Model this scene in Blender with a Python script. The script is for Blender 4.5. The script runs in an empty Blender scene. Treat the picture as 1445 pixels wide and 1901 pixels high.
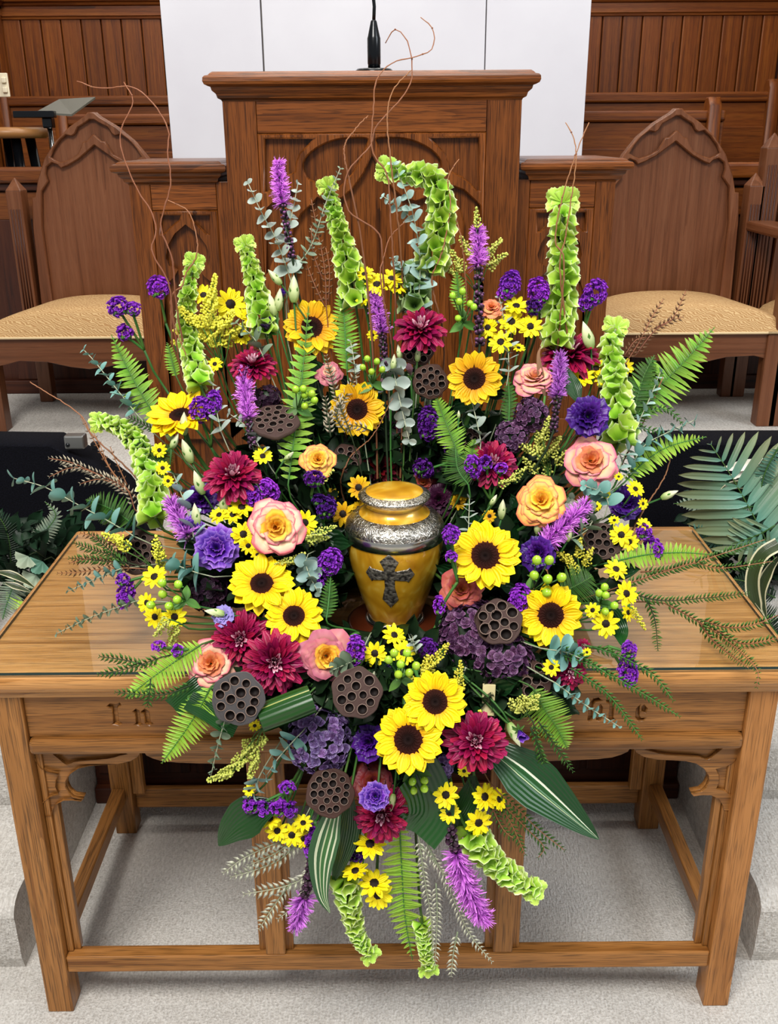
import bpy, bmesh, math, random
from math import sin, cos, pi, radians, sqrt
from mathutils import Vector, Matrix, noise

random.seed(7)
S = bpy.context.scene
COL = S.collection
# ------------------------------------------------------------------ camera, world, light, exposure
FPX, CX, CY = 1782.556, 722.5, 950.5
CAM = Vector((0.00354, -1.39936, 1.6))
BA = Vector((0.99996741, -0.00518586, -0.0061875))
BB = Vector((0.0076554, 0.36569056, 0.93070501))
BC = Vector((0.0025638, 0.93072204, -0.36571834))
cd = bpy.data.cameras.new('camera')
cd.sensor_fit = 'HORIZONTAL'; cd.sensor_width = 36.0; cd.lens = FPX / 1445 * 36
cd.clip_start = 0.05; cd.clip_end = 100
cam = bpy.data.objects.new('camera', cd); COL.objects.link(cam)
m = Matrix((BA, BB, -BC)).transposed().to_4x4(); m.translation = CAM
cam.matrix_world = m
S.camera = cam
S.view_settings.view_transform = 'Standard'; S.view_settings.look = 'None'
S.view_settings.gamma = 1.0; S.view_settings.use_curve_mapping = False
S.view_settings.exposure = 0.0
w = bpy.data.worlds.new('world'); S.world = w; w.use_nodes = True
w.node_tree.nodes['Background'].inputs[0].default_value = (0.90, 0.95, 1.0, 1)
w.node_tree.nodes['Background'].inputs[1].default_value = 0.38
def area(name, loc, target, size, energy, col=(1, 1, 1), sy=None):
    l = bpy.data.lights.new(name, 'AREA'); l.energy = energy; l.color = col
    l.shape = 'RECTANGLE'; l.size = size; l.size_y = sy or size
    o = bpy.data.objects.new(name, l); COL.objects.link(o); o.location = loc
    o.rotation_euler = (Vector(target) - Vector(loc)).to_track_quat('-Z', 'Y').to_euler()
    return o
area('nave_ceiling_light', (-0.8, -2.1, 4.5), (0, 0.2, 0.8), 1.6, 232, (1.0, 0.97, 0.92))
area('nave_window_light', (4.2, -1.4, 3.9), (0, 0.4, 0.8), 2.0, 112, (0.88, 0.94, 1.0))
area('chancel_ceiling_light', (0.0, 1.9, 4.4), (0, 2.2, 0.5), 1.6, 62, (1.0, 0.95, 0.88))
area('upper_wall_fill_light', (0.0, 3.3, 4.35), (0, 4.4, 2.9), 3.4, 60, (1.0, 0.97, 0.93), .3)  # added lamp, brightens the upper wall for its reflection in the glass
S.cycles.max_bounces = 6; S.cycles.diffuse_bounces = 3; S.cycles.glossy_bounces = 3
S.cycles.transparent_max_bounces = 8; S.cycles.use_denoising = True
S.cycles.caustics_reflective = False; S.cycles.caustics_refractive = False

# ------------------------------------------------------------------ projection helpers (where a thing stands, from its sighted direction and its distance)
def P(px, py, Y):
    d = BC + BA * ((px - CX) / FPX) - BB * ((py - CY) / FPX)
    return CAM + d * ((Y - CAM.y) / d.y)
def interp(x, xs, ys):
    if x <= xs[0]: return ys[0]
    for i in range(1, len(xs)):
        if x <= xs[i]:
            t = (x - xs[i-1]) / (xs[i] - xs[i-1]); return ys[i-1] + t * (ys[i] - ys[i-1])
    return ys[-1]
def YD(px, py):
    y = interp(py, [280, 450, 600, 700, 800, 900, 1000, 1080, 1150, 1220, 1280, 1400, 1550, 1830],
               [.43, .41, .37, .31, .24, .16, .09, .03, -.015, -.065, -.105, -.135, -.14, -.12])
    if 250 < py < 1200: y += .12 * min(1, max(0, (abs(px - 725) - 350) / 350))
    return y
def DEP(p): return (p - CAM).dot(BC) / FPX          # metres per pixel at p
def facing(p, dx=0.0, dy=0.0):
    v = (CAM - p).normalized(); up = v.cross(BA).normalized()
    return (v + BA * dx + up * dy).normalized()
def rotz_to(n, spin=0.0):
    z = n.normalized(); x = Vector((1, 0, 0)); x = (x - z * x.dot(z))
    if x.length < 1e-3: x = Vector((0, 1, 0)) - z * z.y
    x.normalize(); y = z.cross(x)
    return Matrix((x, y, z)).transposed() @ Matrix.Rotation(spin, 3, 'Z')
def basis(x, y, z): return Matrix((x, y, z)).transposed()
def mat4(r, loc, s=1.0):
    M = (r * s).to_4x4() if not isinstance(s, tuple) else (r @ Matrix.Diagonal(s)).to_4x4()
    M.translation = loc; return M

# ------------------------------------------------------------------ materials
def lin(h):
    h = h.lstrip('#'); c = [int(h[i:i+2], 16) / 255 for i in (0, 2, 4)]
    return tuple((x / 12.92 if x <= .04045 else ((x + .055) / 1.055) ** 2.4) for x in c) + (1,)
def new_mat(name):
    m = bpy.data.materials.new(name); m.use_nodes = True
    nt = m.node_tree; return m, nt, nt.nodes['Principled BSDF'], nt.nodes.new, nt.links.new
def ramp(nt, stops, interp_='LINEAR'):
    r = nt.nodes.new('ShaderNodeValToRGB'); e = r.color_ramp.elements
    r.color_ramp.interpolation = interp_
    while len(e) < len(stops): e.new(0.5)
    for i, (p, c) in enumerate(stops): e[i].position = p; e[i].color = lin(c) if isinstance(c, str) else c
    return r
def petal_mat(name, stops, rough=.5, var=.12, hue=.01, bump=.25, axis='Y', streak=14, spec=.3, interp_='LINEAR'):
    """colour runs along the petal (uv), each piece a little different, fine lengthwise veins as relief"""
    m, nt, b, N, L = new_mat(name)
    uv = N('ShaderNodeUVMap'); sep = N('ShaderNodeSeparateXYZ'); L(uv.outputs[0], sep.inputs[0])
    r = ramp(nt, stops, interp_); L(sep.outputs[axis], r.inputs[0])
    oi = N('ShaderNodeObjectInfo'); hv = N('ShaderNodeHueSaturation')
    mr = N('ShaderNodeMapRange'); L(oi.outputs['Random'], mr.inputs[0]); mr.inputs[3].default_value = 1 - var; mr.inputs[4].default_value = 1 + var
    mh = N('ShaderNodeMapRange'); L(oi.outputs['Random'], mh.inputs[0]); mh.inputs[3].default_value = .5 - hue; mh.inputs[4].default_value = .5 + hue
    L(mr.outputs[0], hv.inputs['Value']); L(mh.outputs[0], hv.inputs['Hue']); L(r.outputs[0], hv.inputs['Color'])
    L(hv.outputs[0], b.inputs['Base Color'])
    b.inputs['Roughness'].default_value = rough; b.inputs['Specular IOR Level'].default_value = spec
    if bump:
        wv = N('ShaderNodeMath'); wv.operation = 'MULTIPLY'; wv.inputs[1].default_value = streak * 6.28; L(sep.outputs['X'], wv.inputs[0])
        sn = N('ShaderNodeMath'); sn.operation = 'SINE'; L(wv.outputs[0], sn.inputs[0])
        bp = N('ShaderNodeBump'); bp.inputs['Strength'].default_value = bump; bp.inputs['Distance'].default_value = .002
        L(sn.outputs[0], bp.inputs['Height']); L(bp.outputs[0], b.inputs['Normal'])
    return m
def plain(name, col, rough=.5, metal=0.0, nscale=0, ncol=None, bump=0, spec=.5, detail=6):
    m, nt, b, N, L = new_mat(name)
    b.inputs['Base Color'].default_value = lin(col); b.inputs['Roughness'].default_value = rough; b.inputs['Metallic'].default_value = metal
    b.inputs['Specular IOR Level'].default_value = spec
    if nscale:
        tc = N('ShaderNodeTexCoord'); n = N('ShaderNodeTexNoise'); n.inputs['Scale'].default_value = nscale; n.inputs['Detail'].default_value = detail
        L(tc.outputs['Object'], n.inputs['Vector'])
        r = ramp(nt, [(.35, col), (.65, ncol or col)]); L(n.outputs['Fac'], r.inputs[0]); L(r.outputs[0], b.inputs['Base Color'])
        if bump:
            bp = N('ShaderNodeBump'); bp.inputs['Strength'].default_value = bump; bp.inputs['Distance'].default_value = .004
            L(n.outputs['Fac'], bp.inputs['Height']); L(bp.outputs[0], b.inputs['Normal'])
    return m
WOODC = {}
def wood(kind, axis):
    """stained timber: long grain along the given axis with pores and broad cathedral figure"""
    if (kind, axis) in WOODC: return WOODC[kind, axis]
    dark, mid, light, rough, ring, pore = {
        'oak':    ('#704218', '#92602E', '#A8723C', .33, 7, .62),
        'oak_lit_top': ('#85531F', '#B07A42', '#C08C54', .33, 9, .45),
        'figured': ('#5C3514', '#98622F', '#AA723D', .33, 5, .5),
        'pulpit': ('#42200A', '#6E3A13', '#854A1E', .30, 6, .72),
        'chair':  ('#55311B', '#6A3E25', '#764A30', .32, 4, .22),
        'wall':   ('#44200A', '#6C360F', '#824818', .42, 4, .4),
        'dark':   ('#220C05', '#3C190B', '#4C2410', .45, 4, .3)}[kind]
    m, nt, b, N, L = new_mat('%s_wood_%s' % (kind, axis))
    tc = N('ShaderNodeTexCoord'); mp = N('ShaderNodeMapping'); oi = N('ShaderNodeObjectInfo')
    off = N('ShaderNodeVectorMath'); off.operation = 'SCALE'; off.inputs[0].default_value = (7.3, 3.1, 5.7); L(oi.outputs['Random'], off.inputs['Scale'])
    L(tc.outputs['Object'], mp.inputs['Vector']); L(off.outputs[0], mp.inputs['Location'])
    s = [24.0, 24.0, 24.0]; i = 'XYZ'.index(axis); s[i] = 0.9; mp.inputs['Scale'].default_value = s
    n1 = N('ShaderNodeTexNoise'); n1.inputs['Scale'].default_value = .55; n1.inputs['Detail'].default_value = 3; L(mp.outputs[0], n1.inputs['Vector'])
    mul = N('ShaderNodeMath'); mul.operation = 'MULTIPLY'; mul.inputs[1].default_value = ring; L(n1.outputs['Fac'], mul.inputs[0])
    fr = N('ShaderNodeMath'); fr.operation = 'FRACT'; L(mul.outputs[0], fr.inputs[0])
    mp2 = N('ShaderNodeMapping'); s2 = [540.0] * 3; s2[i] = 13.0; mp2.inputs['Scale'].default_value = s2; L(tc.outputs['Object'], mp2.inputs['Vector']); L(off.outputs[0], mp2.inputs['Location'])
    n2 = N('ShaderNodeTexNoise'); n2.inputs['Scale'].default_value = 1.0; n2.inputs['Detail'].default_value = 2; L(mp2.outputs[0], n2.inputs['Vector'])
    mp3 = N('ShaderNodeMapping'); s3 = [70.0] * 3; s3[i] = 1.6; mp3.inputs['Scale'].default_value = s3; L(tc.outputs['Object'], mp3.inputs['Vector'])
    n3 = N('ShaderNodeTexNoise'); n3.inputs['Scale'].default_value = 1.0; n3.inputs['Detail'].default_value = 4; L(mp3.outputs[0], n3.inputs['Vector'])
    mx = N('ShaderNodeMath'); mx.operation = 'MULTIPLY_ADD'; L(fr.outputs[0], mx.inputs[0]); mx.inputs[1].default_value = .22; L(n3.outputs['Fac'], mx.inputs[2])
    if kind == 'figured': s[i] = 4.0; mp.inputs['Scale'].default_value = [v * .7 for v in s]; mx.inputs[1].default_value = .75
    r = ramp(nt, [(.32, dark), (.52, mid), (.85, light)]); L(mx.outputs[0], r.inputs[0])
    r2 = ramp(nt, [(.38, (1 - pore, 1 - pore, 1 - pore, 1)), (.49, (1, 1, 1, 1))]); L(n2.outputs['Fac'], r2.inputs[0])
    mc = N('ShaderNodeMix'); mc.data_type = 'RGBA'; mc.blend_type = 'MULTIPLY'; mc.inputs[0].default_value = .85
    L(r.outputs[0], mc.inputs[6]); L(r2.outputs[0], mc.inputs[7])
    hv = N('ShaderNodeHueSaturation'); mr = N('ShaderNodeMapRange'); L(oi.outputs['Random'], mr.inputs[0]); mr.inputs[3].default_value = .86; mr.inputs[4].default_value = 1.12
    L(mr.outputs[0], hv.inputs['Value']); L(mc.outputs[2], hv.inputs['Color']); L(hv.outputs[0], b.inputs['Base Color'])
    b.inputs['Roughness'].default_value = rough; b.inputs['Specular IOR Level'].default_value = .35
    bp = N('ShaderNodeBump'); bp.inputs['Strength'].default_value = .25; bp.inputs['Distance'].default_value = .001
    L(n2.outputs['Fac'], bp.inputs['Height']); L(bp.outputs[0], b.inputs['Normal'])
    WOODC[kind, axis] = m; return m
def carpet_mat():
    m, nt, b, N, L = new_mat('beige_carpet')
    tc = N('ShaderNodeTexCoord')
    n = N('ShaderNodeTexNoise'); n.inputs['Scale'].default_value = 190; n.inputs['Detail'].default_value = 3; L(tc.outputs['Object'], n.inputs['Vector'])
    mp = N('ShaderNodeMapping'); mp.inputs['Scale'].default_value = (230, 60, 60); L(tc.outputs['Object'], mp.inputs['Vector'])
    n2 = N('ShaderNodeTexNoise'); n2.inputs['Scale'].default_value = 1; n2.inputs['Detail'].default_value = 2; L(mp.outputs[0], n2.inputs['Vector'])
    n3 = N('ShaderNodeTexNoise'); n3.inputs['Scale'].default_value = 5; n3.inputs['Detail'].default_value = 3; L(tc.outputs['Object'], n3.inputs['Vector'])
    ad = N('ShaderNodeMath'); ad.operation = 'ADD'; L(n.outputs['Fac'], ad.inputs[0]); L(n2.outputs['Fac'], ad.inputs[1])
    a2 = N('ShaderNodeMath'); a2.operation = 'MULTIPLY_ADD'; L(n3.outputs['Fac'], a2.inputs[0]); a2.inputs[1].default_value = .5; L(ad.outputs[0], a2.inputs[2])
    r = ramp(nt, [(.0, '#A8A29A'), (1.0, '#E4E0DA')]); mr = N('ShaderNodeMapRange'); mr.inputs[1].default_value = .75; mr.inputs[2].default_value = 1.75
    L(a2.outputs[0], mr.inputs[0]); L(mr.outputs[0], r.inputs[0]); L(r.outputs[0], b.inputs['Base Color'])
    b.inputs['Roughness'].default_value = .95; b.inputs['Specular IOR Level'].default_value = .1
    bp = N('ShaderNodeBump'); bp.inputs['Strength'].default_value = .7; bp.inputs['Distance'].default_value = .006
    L(ad.outputs[0], bp.inputs['Height']); L(bp.outputs[0], b.inputs['Normal']); return m
def fabric_mat():
    m, nt, b, N, L = new_mat('beige_damask_fabric')
    tc = N('ShaderNodeTexCoord'); mp = N('ShaderNodeMapping'); mp.inputs['Scale'].default_value = (105, 165, 165); L(tc.outputs['Object'], mp.inputs['Vector'])
    wv = N('ShaderNodeTexWave'); wv.wave_type = 'BANDS'; wv.bands_direction = 'DIAGONAL'; wv.inputs['Scale'].default_value = .35
    wv.inputs['Distortion'].default_value = 9; wv.inputs['Detail'].default_value = 1; wv.inputs['Detail Scale'].default_value = 1.1; L(mp.outputs[0], wv.inputs['Vector'])
    r = ramp(nt, [(.3, '#AE8658'), (.6, '#C29C6C'), (.9, '#CFAE7E')]); L(wv.outputs['Fac'], r.inputs[0]); L(r.outputs[0], b.inputs['Base Color'])
    b.inputs['Roughness'].default_value = .8; b.inputs['Specular IOR Level'].default_value = .2
    bp = N('ShaderNodeBump'); bp.inputs['Strength'].default_value = .3; bp.inputs['Distance'].default_value = .002; L(wv.outputs['Fac'], bp.inputs['Height']); L(bp.outputs[0], b.inputs['Normal']); return m
def glass_mat():
    m, nt, b, N, L = new_mat('clear_table_glass'); out = nt.nodes['Material Output']; nt.nodes.remove(b)
    t = N('ShaderNodeBsdfTransparent'); t.inputs[0].default_value = (.97, .99, .98, 1); g = N('ShaderNodeBsdfGlossy'); g.inputs['Roughness'].default_value = .012
    f = N('ShaderNodeFresnel'); f.inputs['IOR'].default_value = 1.52; mx = N('ShaderNodeMixShader')
    ge = N('ShaderNodeNewGeometry'); iv = N('ShaderNodeMath'); iv.operation = 'SUBTRACT'; iv.inputs[0].default_value = 1; L(ge.outputs['Backfacing'], iv.inputs[1])
    ml = N('ShaderNodeMath'); ml.operation = 'MULTIPLY'; L(f.outputs[0], ml.inputs[0]); L(iv.outputs[0], ml.inputs[1]); L(ml.outputs[0], mx.inputs[0]); L(t.outputs[0], mx.inputs[1]); L(g.outputs[0], mx.inputs[2]); L(mx.outputs[0], out.inputs[0]); return m
def gold_mat():
    m, nt, b, N, L = new_mat('gold_pearl_enamel')
    tc = N('ShaderNodeTexCoord'); n = N('ShaderNodeTexNoise'); n.inputs['Scale'].default_value = 9; n.inputs['Distortion'].default_value = 1.5; L(tc.outputs['Object'], n.inputs['Vector'])
    v = N('ShaderNodeTexVoronoi'); v.feature = 'SMOOTH_F1'; v.inputs['Scale'].default_value = 38
    mv = N('ShaderNodeMix'); mv.data_type = 'VECTOR'; mv.inputs[0].default_value = .12; L(tc.outputs['Object'], mv.inputs[4]); L(n.outputs['Color'], mv.inputs[5]); L(mv.outputs[1], v.inputs['Vector'])
    r = ramp(nt, [(.0, '#FFD65E'), (.35, '#F0B42C'), (.8, '#CC8A12')]); L(v.outputs['Distance'], r.inputs[0])
    sc = N('ShaderNodeMath'); sc.operation = 'MULTIPLY'; sc.inputs[1].default_value = 1.1; L(v.outputs['Distance'], sc.inputs[0]); L(sc.outputs[0], r.inputs[0])
    L(r.outputs[0], b.inputs['Base Color']); b.inputs['Roughness'].default_value = .3; b.inputs['Metallic'].default_value = .25
    b.inputs['Coat Weight'].default_value = 1.0; b.inputs['Coat Roughness'].default_value = .04; return m
def silver_mat(engraved):
    m, nt, b, N, L = new_mat('engraved_pewter' if engraved else 'polished_pewter')
    b.inputs['Metallic'].default_value = 1; b.inputs['Roughness'].default_value = .3 if engraved else .24
    b.inputs['Base Color'].default_value = lin('#CCC8BE')
    if engraved:
        tc = N('ShaderNodeTexCoord'); n = N('ShaderNodeTexNoise'); n.inputs['Scale'].default_value = 95; n.inputs['Distortion'].default_value = 3.5; n.inputs['Detail'].default_value = 1; L(tc.outputs['Object'], n.inputs['Vector'])
        r = ramp(nt, [(.40, '#8A847A'), (.52, '#D2CCC0')]); L(n.outputs['Fac'], r.inputs[0]); L(r.outputs[0], b.inputs['Base Color'])
        bp = N('ShaderNodeBump'); bp.inputs['Strength'].default_value = .8; bp.inputs['Distance'].default_value = .002; L(n.outputs['Fac'], bp.inputs['Height']); L(bp.outputs[0], b.inputs['Normal'])
    return m
M = {}
M['carpet'] = carpet_mat(); M['fabric'] = fabric_mat(); M['glass'] = glass_mat(); M['gold'] = gold_mat()
M['engraved'] = silver_mat(True); M['silver'] = silver_mat(False)
M['cross'] = plain('dark_engraved_cross', '#3A3634', .35, .45, 140, '#8A8478', .8, detail=1)
M['glass_edge'] = plain('green_glass_edge', '#0B2A26', .1)
M['cord'] = plain('cream_piping', '#D8BE92', .8)
M['white'] = plain('white_paint', '#CFCDD4', .55, 0, 2.2, '#D8D7DD')
M['white_wall'] = plain('white_plaster', '#E2E0DC', .8)
M['seam'] = plain('grey_seam', '#6A6460', .7)
M['black'] = plain('black_box_carpet', '#07070A', .95, 0, 300, '#12121a', .6, .1)
M['black_metal'] = plain('black_metal', '#0B0E12', .22, .3)
M['chrome'] = plain('chrome', '#C8CCD0', .18, 1)
M['steel'] = plain('brushed_corner_steel', '#8A8A88', .35, .9)
M['grey_desk'] = plain('grey_music_desk', '#5C5A50', .4)
M['ivory'] = plain('ivory_plastic', '#E6DCC0', .4)
M['stool_wood'] = plain('tan_stool_wood', '#9A6A3A', .4)
M['olive'] = plain('olive_cloth', '#6A6A28', .8)
M['foam'] = plain('green_floral_foam', '#12200E', .95, 0, 60, '#1C2E14', .5, .1)
M['urn_base'] = plain('red_brown_base', '#4A1E0C', .3)
# petals (uv y runs from the root to the tip)
M['sun'] = petal_mat('sunflower_petal', [(0, '#F0A800'), (.3, '#FFD200'), (1, '#FFE010')], .5, .07, .008, .35, streak=4)
M['sun_gold_shade'] = petal_mat('golden_and_shaded_petal', [(0, '#D08A00'), (.4, '#EAB008'), (1, '#F6C81A')], .5, .08, .01, .35, streak=4)
M['daisy'] = petal_mat('yellow_daisy_petal', [(0, '#FFE000'), (1, '#FFF018')], .5, .06, .006, .3, streak=3)
M['mum'] = petal_mat('magenta_petal', [(0, '#3A0218'), (.6, '#820838'), (1, '#A8144E')], .42, .22, .012, .3, streak=3)
M['mum_tip'] = petal_mat('magenta_petal_pale_tip', [(0, '#5A0626'), (.4, '#A01450'), (.62, '#DC88A4'), (1, '#FBE0E6')], .42, .15, .01, .3, streak=3)
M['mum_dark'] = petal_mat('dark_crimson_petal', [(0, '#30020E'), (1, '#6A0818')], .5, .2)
M['rose_gold'] = petal_mat('gold_rose_petal', [(0, '#E08A10'), (.75, '#F8C650'), (.92, '#F6BA5C'), (1, '#D8684C')], .5, .08, .008, .12, streak=5)
M['rose_gold_in'] = petal_mat('gold_rose_heart', [(0, '#D87A08'), (.85, '#FFCC44'), (1, '#EC9C48')], .5, .08, .008, .12, streak=5)
M['rose_peach'] = petal_mat('peach_rose_petal', [(0, '#F2C060'), (.7, '#F6CCA4'), (.9, '#F4B8A0'), (.97, '#E07C84'), (1, '#CC4464')], .5, .07, .008, .12, streak=5)
M['rose_pink'] = petal_mat('pink_rose_petal', [(0, '#F2A84C'), (.75, '#F4B890'), (.92, '#F0A08E'), (1, '#D4608A')], .5, .07, .008, .12, streak=5)
M['rose_orange'] = petal_mat('orange_rose_petal', [(0, '#E08030'), (.7, '#F2A066'), (1, '#E07A58')], .5, .08, .01, .12, streak=5)
M['rose_brown'] = petal_mat('dusky_coral_rose_petal', [(0, '#C87020'), (.5, '#C8703C'), (1, '#B04C48')], .5, .1, .01, .12, streak=5)
M['rose_dusty'] = petal_mat('dusty_pink_rose_petal', [(0, '#E8C090'), (.5, '#DC9E8C'), (1, '#C06478')], .5, .1, .01, .15, streak=5)
M['rose_red'] = petal_mat('rust_red_rose_petal', [(0, '#A85018'), (.5, '#8A3020'), (1, '#6A1C24')], .5, .12, .01, .12, streak=5)
M['lis'] = petal_mat('deep_violet_petal', [(0, '#0A021C'), (.6, '#28074E'), (1, '#4A1882')], .38, .25, .012, .3, streak=6)
M['lis_mid'] = petal_mat('violet_petal', [(0, '#180846'), (.5, '#3A147C'), (.85, '#5A289E'), (1, '#9464C4')], .42, .15, .012, .25, streak=6)
M['lis_pale'] = petal_mat('lavender_petal', [(0, '#C8C0E0'), (1, '#8C7CC8')], .45, .12)
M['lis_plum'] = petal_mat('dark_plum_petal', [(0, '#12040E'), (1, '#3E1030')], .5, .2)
M['mauve'] = petal_mat('mauve_petal', [(0, '#B0988E'), (1, '#A87C90')], .5, .1)
M['hyd'] = petal_mat('dusky_purple_petal', [(0, '#3A1834'), (.6, '#5A345A'), (1, '#8A6488')], .45, .35, .025, .3, streak=4)
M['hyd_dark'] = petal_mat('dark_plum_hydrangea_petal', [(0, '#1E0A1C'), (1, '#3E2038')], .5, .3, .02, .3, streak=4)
M['hyd_blue'] = petal_mat('blue_purple_hydrangea_petal', [(0, '#4E3060'), (.6, '#745890'), (1, '#9A86B0')], .45, .3, .02, .3, streak=4)
M['liatris'] = petal_mat('orchid_floret', [(0, '#A03CB8'), (1, '#EC96F6')], .5, .12, .01, 0)
M['liatris_bud'] = petal_mat('liatris_bud', [(0, '#1E1416'), (.75, '#3E2238'), (1, '#A0609A')], .5, .1, 0, 0)
M['statice'] = petal_mat('violet_statice', [(0, '#520E82'), (1, '#A03CD0')], .7, .12, .01, 0)
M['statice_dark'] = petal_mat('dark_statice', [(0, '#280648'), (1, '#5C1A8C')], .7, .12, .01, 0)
M['solidago'] = petal_mat('goldenrod_bud', [(0, '#CCC42A'), (1, '#F0EC58')], .6, .1, .01, 0)
M['solidago_green'] = petal_mat('green_goldenrod_bud', [(0, '#A4AE38'), (1, '#DCDE74')], .6, .1, .01, 0)
# greens
M['stem'] = petal_mat('green_stem', [(0, '#2E5A22'), (1, '#4E7A34')], .5, .2, .02, 0)
M['stem_dark'] = petal_mat('dark_stem', [(0, '#1A2A14'), (1, '#34421E')], .6, .2, .02, 0)
M['stem_pale'] = petal_mat('pale_stem', [(0, '#8A9A78'), (1, '#B4B49A')], .5, .1, .01, 0)
M['bell'] = petal_mat('lime_bell', [(0, '#5A861A'), (.45, '#98C238'), (.85, '#BEDC5C'), (1, '#EEF8C6')], .42, .16, .012, .2, streak=5)
M['bell_dark'] = petal_mat('green_bell', [(0, '#34581E'), (.7, '#6A8C40'), (1, '#B4CC90')], .42, .16, .012, .2, streak=5)
M['fern'] = petal_mat('fern_leaflet', [(0, '#4A761C'), (.5, '#78A232'), (1, '#98BE48')], .4, .14, .012, .4, streak=2)
M['fern_dark'] = petal_mat('dark_fern_leaflet', [(0, '#264A16'), (1, '#4C7428')], .4, .16, .012, .4, streak=2)
M['fern_lime'] = petal_mat('lime_fern_leaflet', [(0, '#7EAA2A'), (1, '#B0D450')], .4, .12, .012, .4, streak=2)
M['euc'] = petal_mat('blue_grey_leaf', [(0, '#86A49A'), (.6, '#98B4AC'), (1, '#B0C8C2')], .5, .16, .015, .3, streak=1)
M['euc_teal'] = petal_mat('teal_eucalyptus_leaf', [(0, '#5A8C82'), (1, '#84B0A6')], .5, .14, .012, .3, streak=1)
M['euc_pale'] = petal_mat('silver_eucalyptus_leaf', [(0, '#8E9C90'), (1, '#B2BEB4')], .5, .14, .012, .3, streak=1)
M['euc_green'] = petal_mat('grey_green_eucalyptus_leaf', [(0, '#5A6E58'), (1, '#86987E')], .5, .16, .012, .3, streak=1)
M['berry'] = petal_mat('lime_berry', [(0, '#6EA014'), (1, '#B4DC3A')], .22, .1, .01, 0, spec=.6)
M['sepal'] = petal_mat('green_sepal', [(0, '#3E6A24'), (1, '#5E8C3A')], .5, .15, .01, .2, streak=1)
M['bud'] = petal_mat('cream_green_bud', [(0, '#7E9A48'), (.4, '#C2CC90'), (1, '#E6E4C2')], .45, .08, .008, .3, streak=3)
M['needle'] = petal_mat('dark_green_needle', [(0, '#30581E'), (1, '#5A8A38')], .5, .1, 0, 0)
M['needle_brown'] = petal_mat('brown_needle', [(0, '#5A3A24'), (1, '#8A6444')], .6, .1, 0, 0)
M['needle_pale'] = petal_mat('silver_green_needle', [(0, '#C4C8A6'), (1, '#F6F4E2')], .6, .1, 0, 0)
M['needle_tan'] = petal_mat('tan_needle', [(0, '#8E7E66'), (1, '#D2C6AC')], .6, .1, 0, 0)
M['twig'] = petal_mat('red_brown_twig', [(0, '#6A3E26'), (1, '#A06A48')], .55, .12, .01, 0)
M['leaf_dark'] = petal_mat('dark_broad_leaf', [(0, '#0A1E0A'), (1, '#163614')], .35, .3, .02, .3, streak=4)
M['filler'] = petal_mat('shade_filler_leaf', [(0, '#0A160A'), (1, '#1C3016')], .5, .3, .02, 0)
M['pod'] = petal_mat('brown_pod', [(0, '#2A1C18'), (.6, '#4A3630'), (1, '#5C4840')], .75, .12, .008, .8, streak=9)
M['pod_grey'] = petal_mat('charcoal_pod', [(0, '#3A3634'), (.6, '#4A4646'), (1, '#5A5658')], .7, .08, .005, .6, streak=9)
M['pod_red'] = petal_mat('red_brown_pod', [(0, '#2A1610'), (.6, '#3E241A'), (1, '#4E3024')], .7, .12, .008, .7, streak=9)
M['pod_rim'] = petal_mat('pale_pod_rim', [(0, '#140A08'), (.6, '#22140E'), (.8, '#8A7468'), (1, '#6A564C')], .7, .1, .005, 0)
M['pod_hole'] = plain('pod_hole_floor', '#160A08', .8)
M['disc'] = petal_mat('sunflower_disc', [(0, '#140806'), (.3, '#1E0C08'), (.7, '#301008'), (1, '#4E2410')], .8, .06, .004, 0, spec=.15)
M['disc_small'] = petal_mat('daisy_eye', [(0, '#140C06'), (.8, '#201208'), (1, '#3C2A0C')], .7, .05, 0, 0)
M['pick'] = plain('pale_pine', '#D6C68E', .6, 0, 30, '#E2D6A4')
def striped_leaf(name, stops, rough=.3):
    m = petal_mat(name, stops, rough, .05, .005, .35, axis='X', streak=11, interp_='CONSTANT', spec=.5); return m
M['ti_mid'] = striped_leaf('green_leaf_white_midstripes', [(0, '#123C16'), (.40, '#E4E8CE'), (.445, '#1E4E1E'), (.53, '#2A5C24'), (.58, '#C8D4AC'), (.60, '#164418')])
M['ti_white'] = striped_leaf('cream_striped_leaf', [(0, '#2C6030'), (.12, '#DDE2BE'), (.18, '#2E6A30'), (.30, '#DDE2BE'), (.36, '#34702F'), (.50, '#CDD6AA'), (.55, '#2A6030'), (.68, '#DDE2BE'), (.77, '#24562A')])
M['ti_dark'] = petal_mat('glossy_dark_leaf', [(0, '#143A14'), (1, '#1E4E1C')], .28, .15, .01, .4, streak=10, spec=.5)
M['ti_yellow'] = striped_leaf('green_leaf_gold_stripes', [(0, '#1A4614'), (.30, '#9EA050'), (.315, '#24501A'), (.62, '#1A4614'), (.66, '#AEB060'), (.675, '#1A4614')])
M['palm'] = petal_mat('artificial_palm_leaflet', [(0, '#5A8E7C'), (.5, '#70886A'), (1, '#868C64')], .4, .12, .015, .3, streak=2)
M['silk_teal'] = petal_mat('teal_silk_fern', [(0, '#2A4E40'), (1, '#5E8C78')], .5, .15, .015, .2, streak=1)
M['silk_dark'] = petal_mat('dark_silk_leaf', [(0, '#0A1C0E'), (1, '#1E3C26')], .5, .25, .02, .2, streak=1)
M['silk_grey'] = petal_mat('grey_green_silk_leaf', [(0, '#6A8270'), (1, '#A2AC94')], .5, .15, .015, .2, streak=1)
M['spider'] = striped_leaf('cream_edged_leaf', [(0, '#DDD6B0'), (.13, '#344420'), (.88, '#DDD6B0')])
M['white_silk'] = petal_mat('white_silk_leaf', [(0, '#E8E2D2'), (1, '#F4EEE0')], .6, .05)

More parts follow.
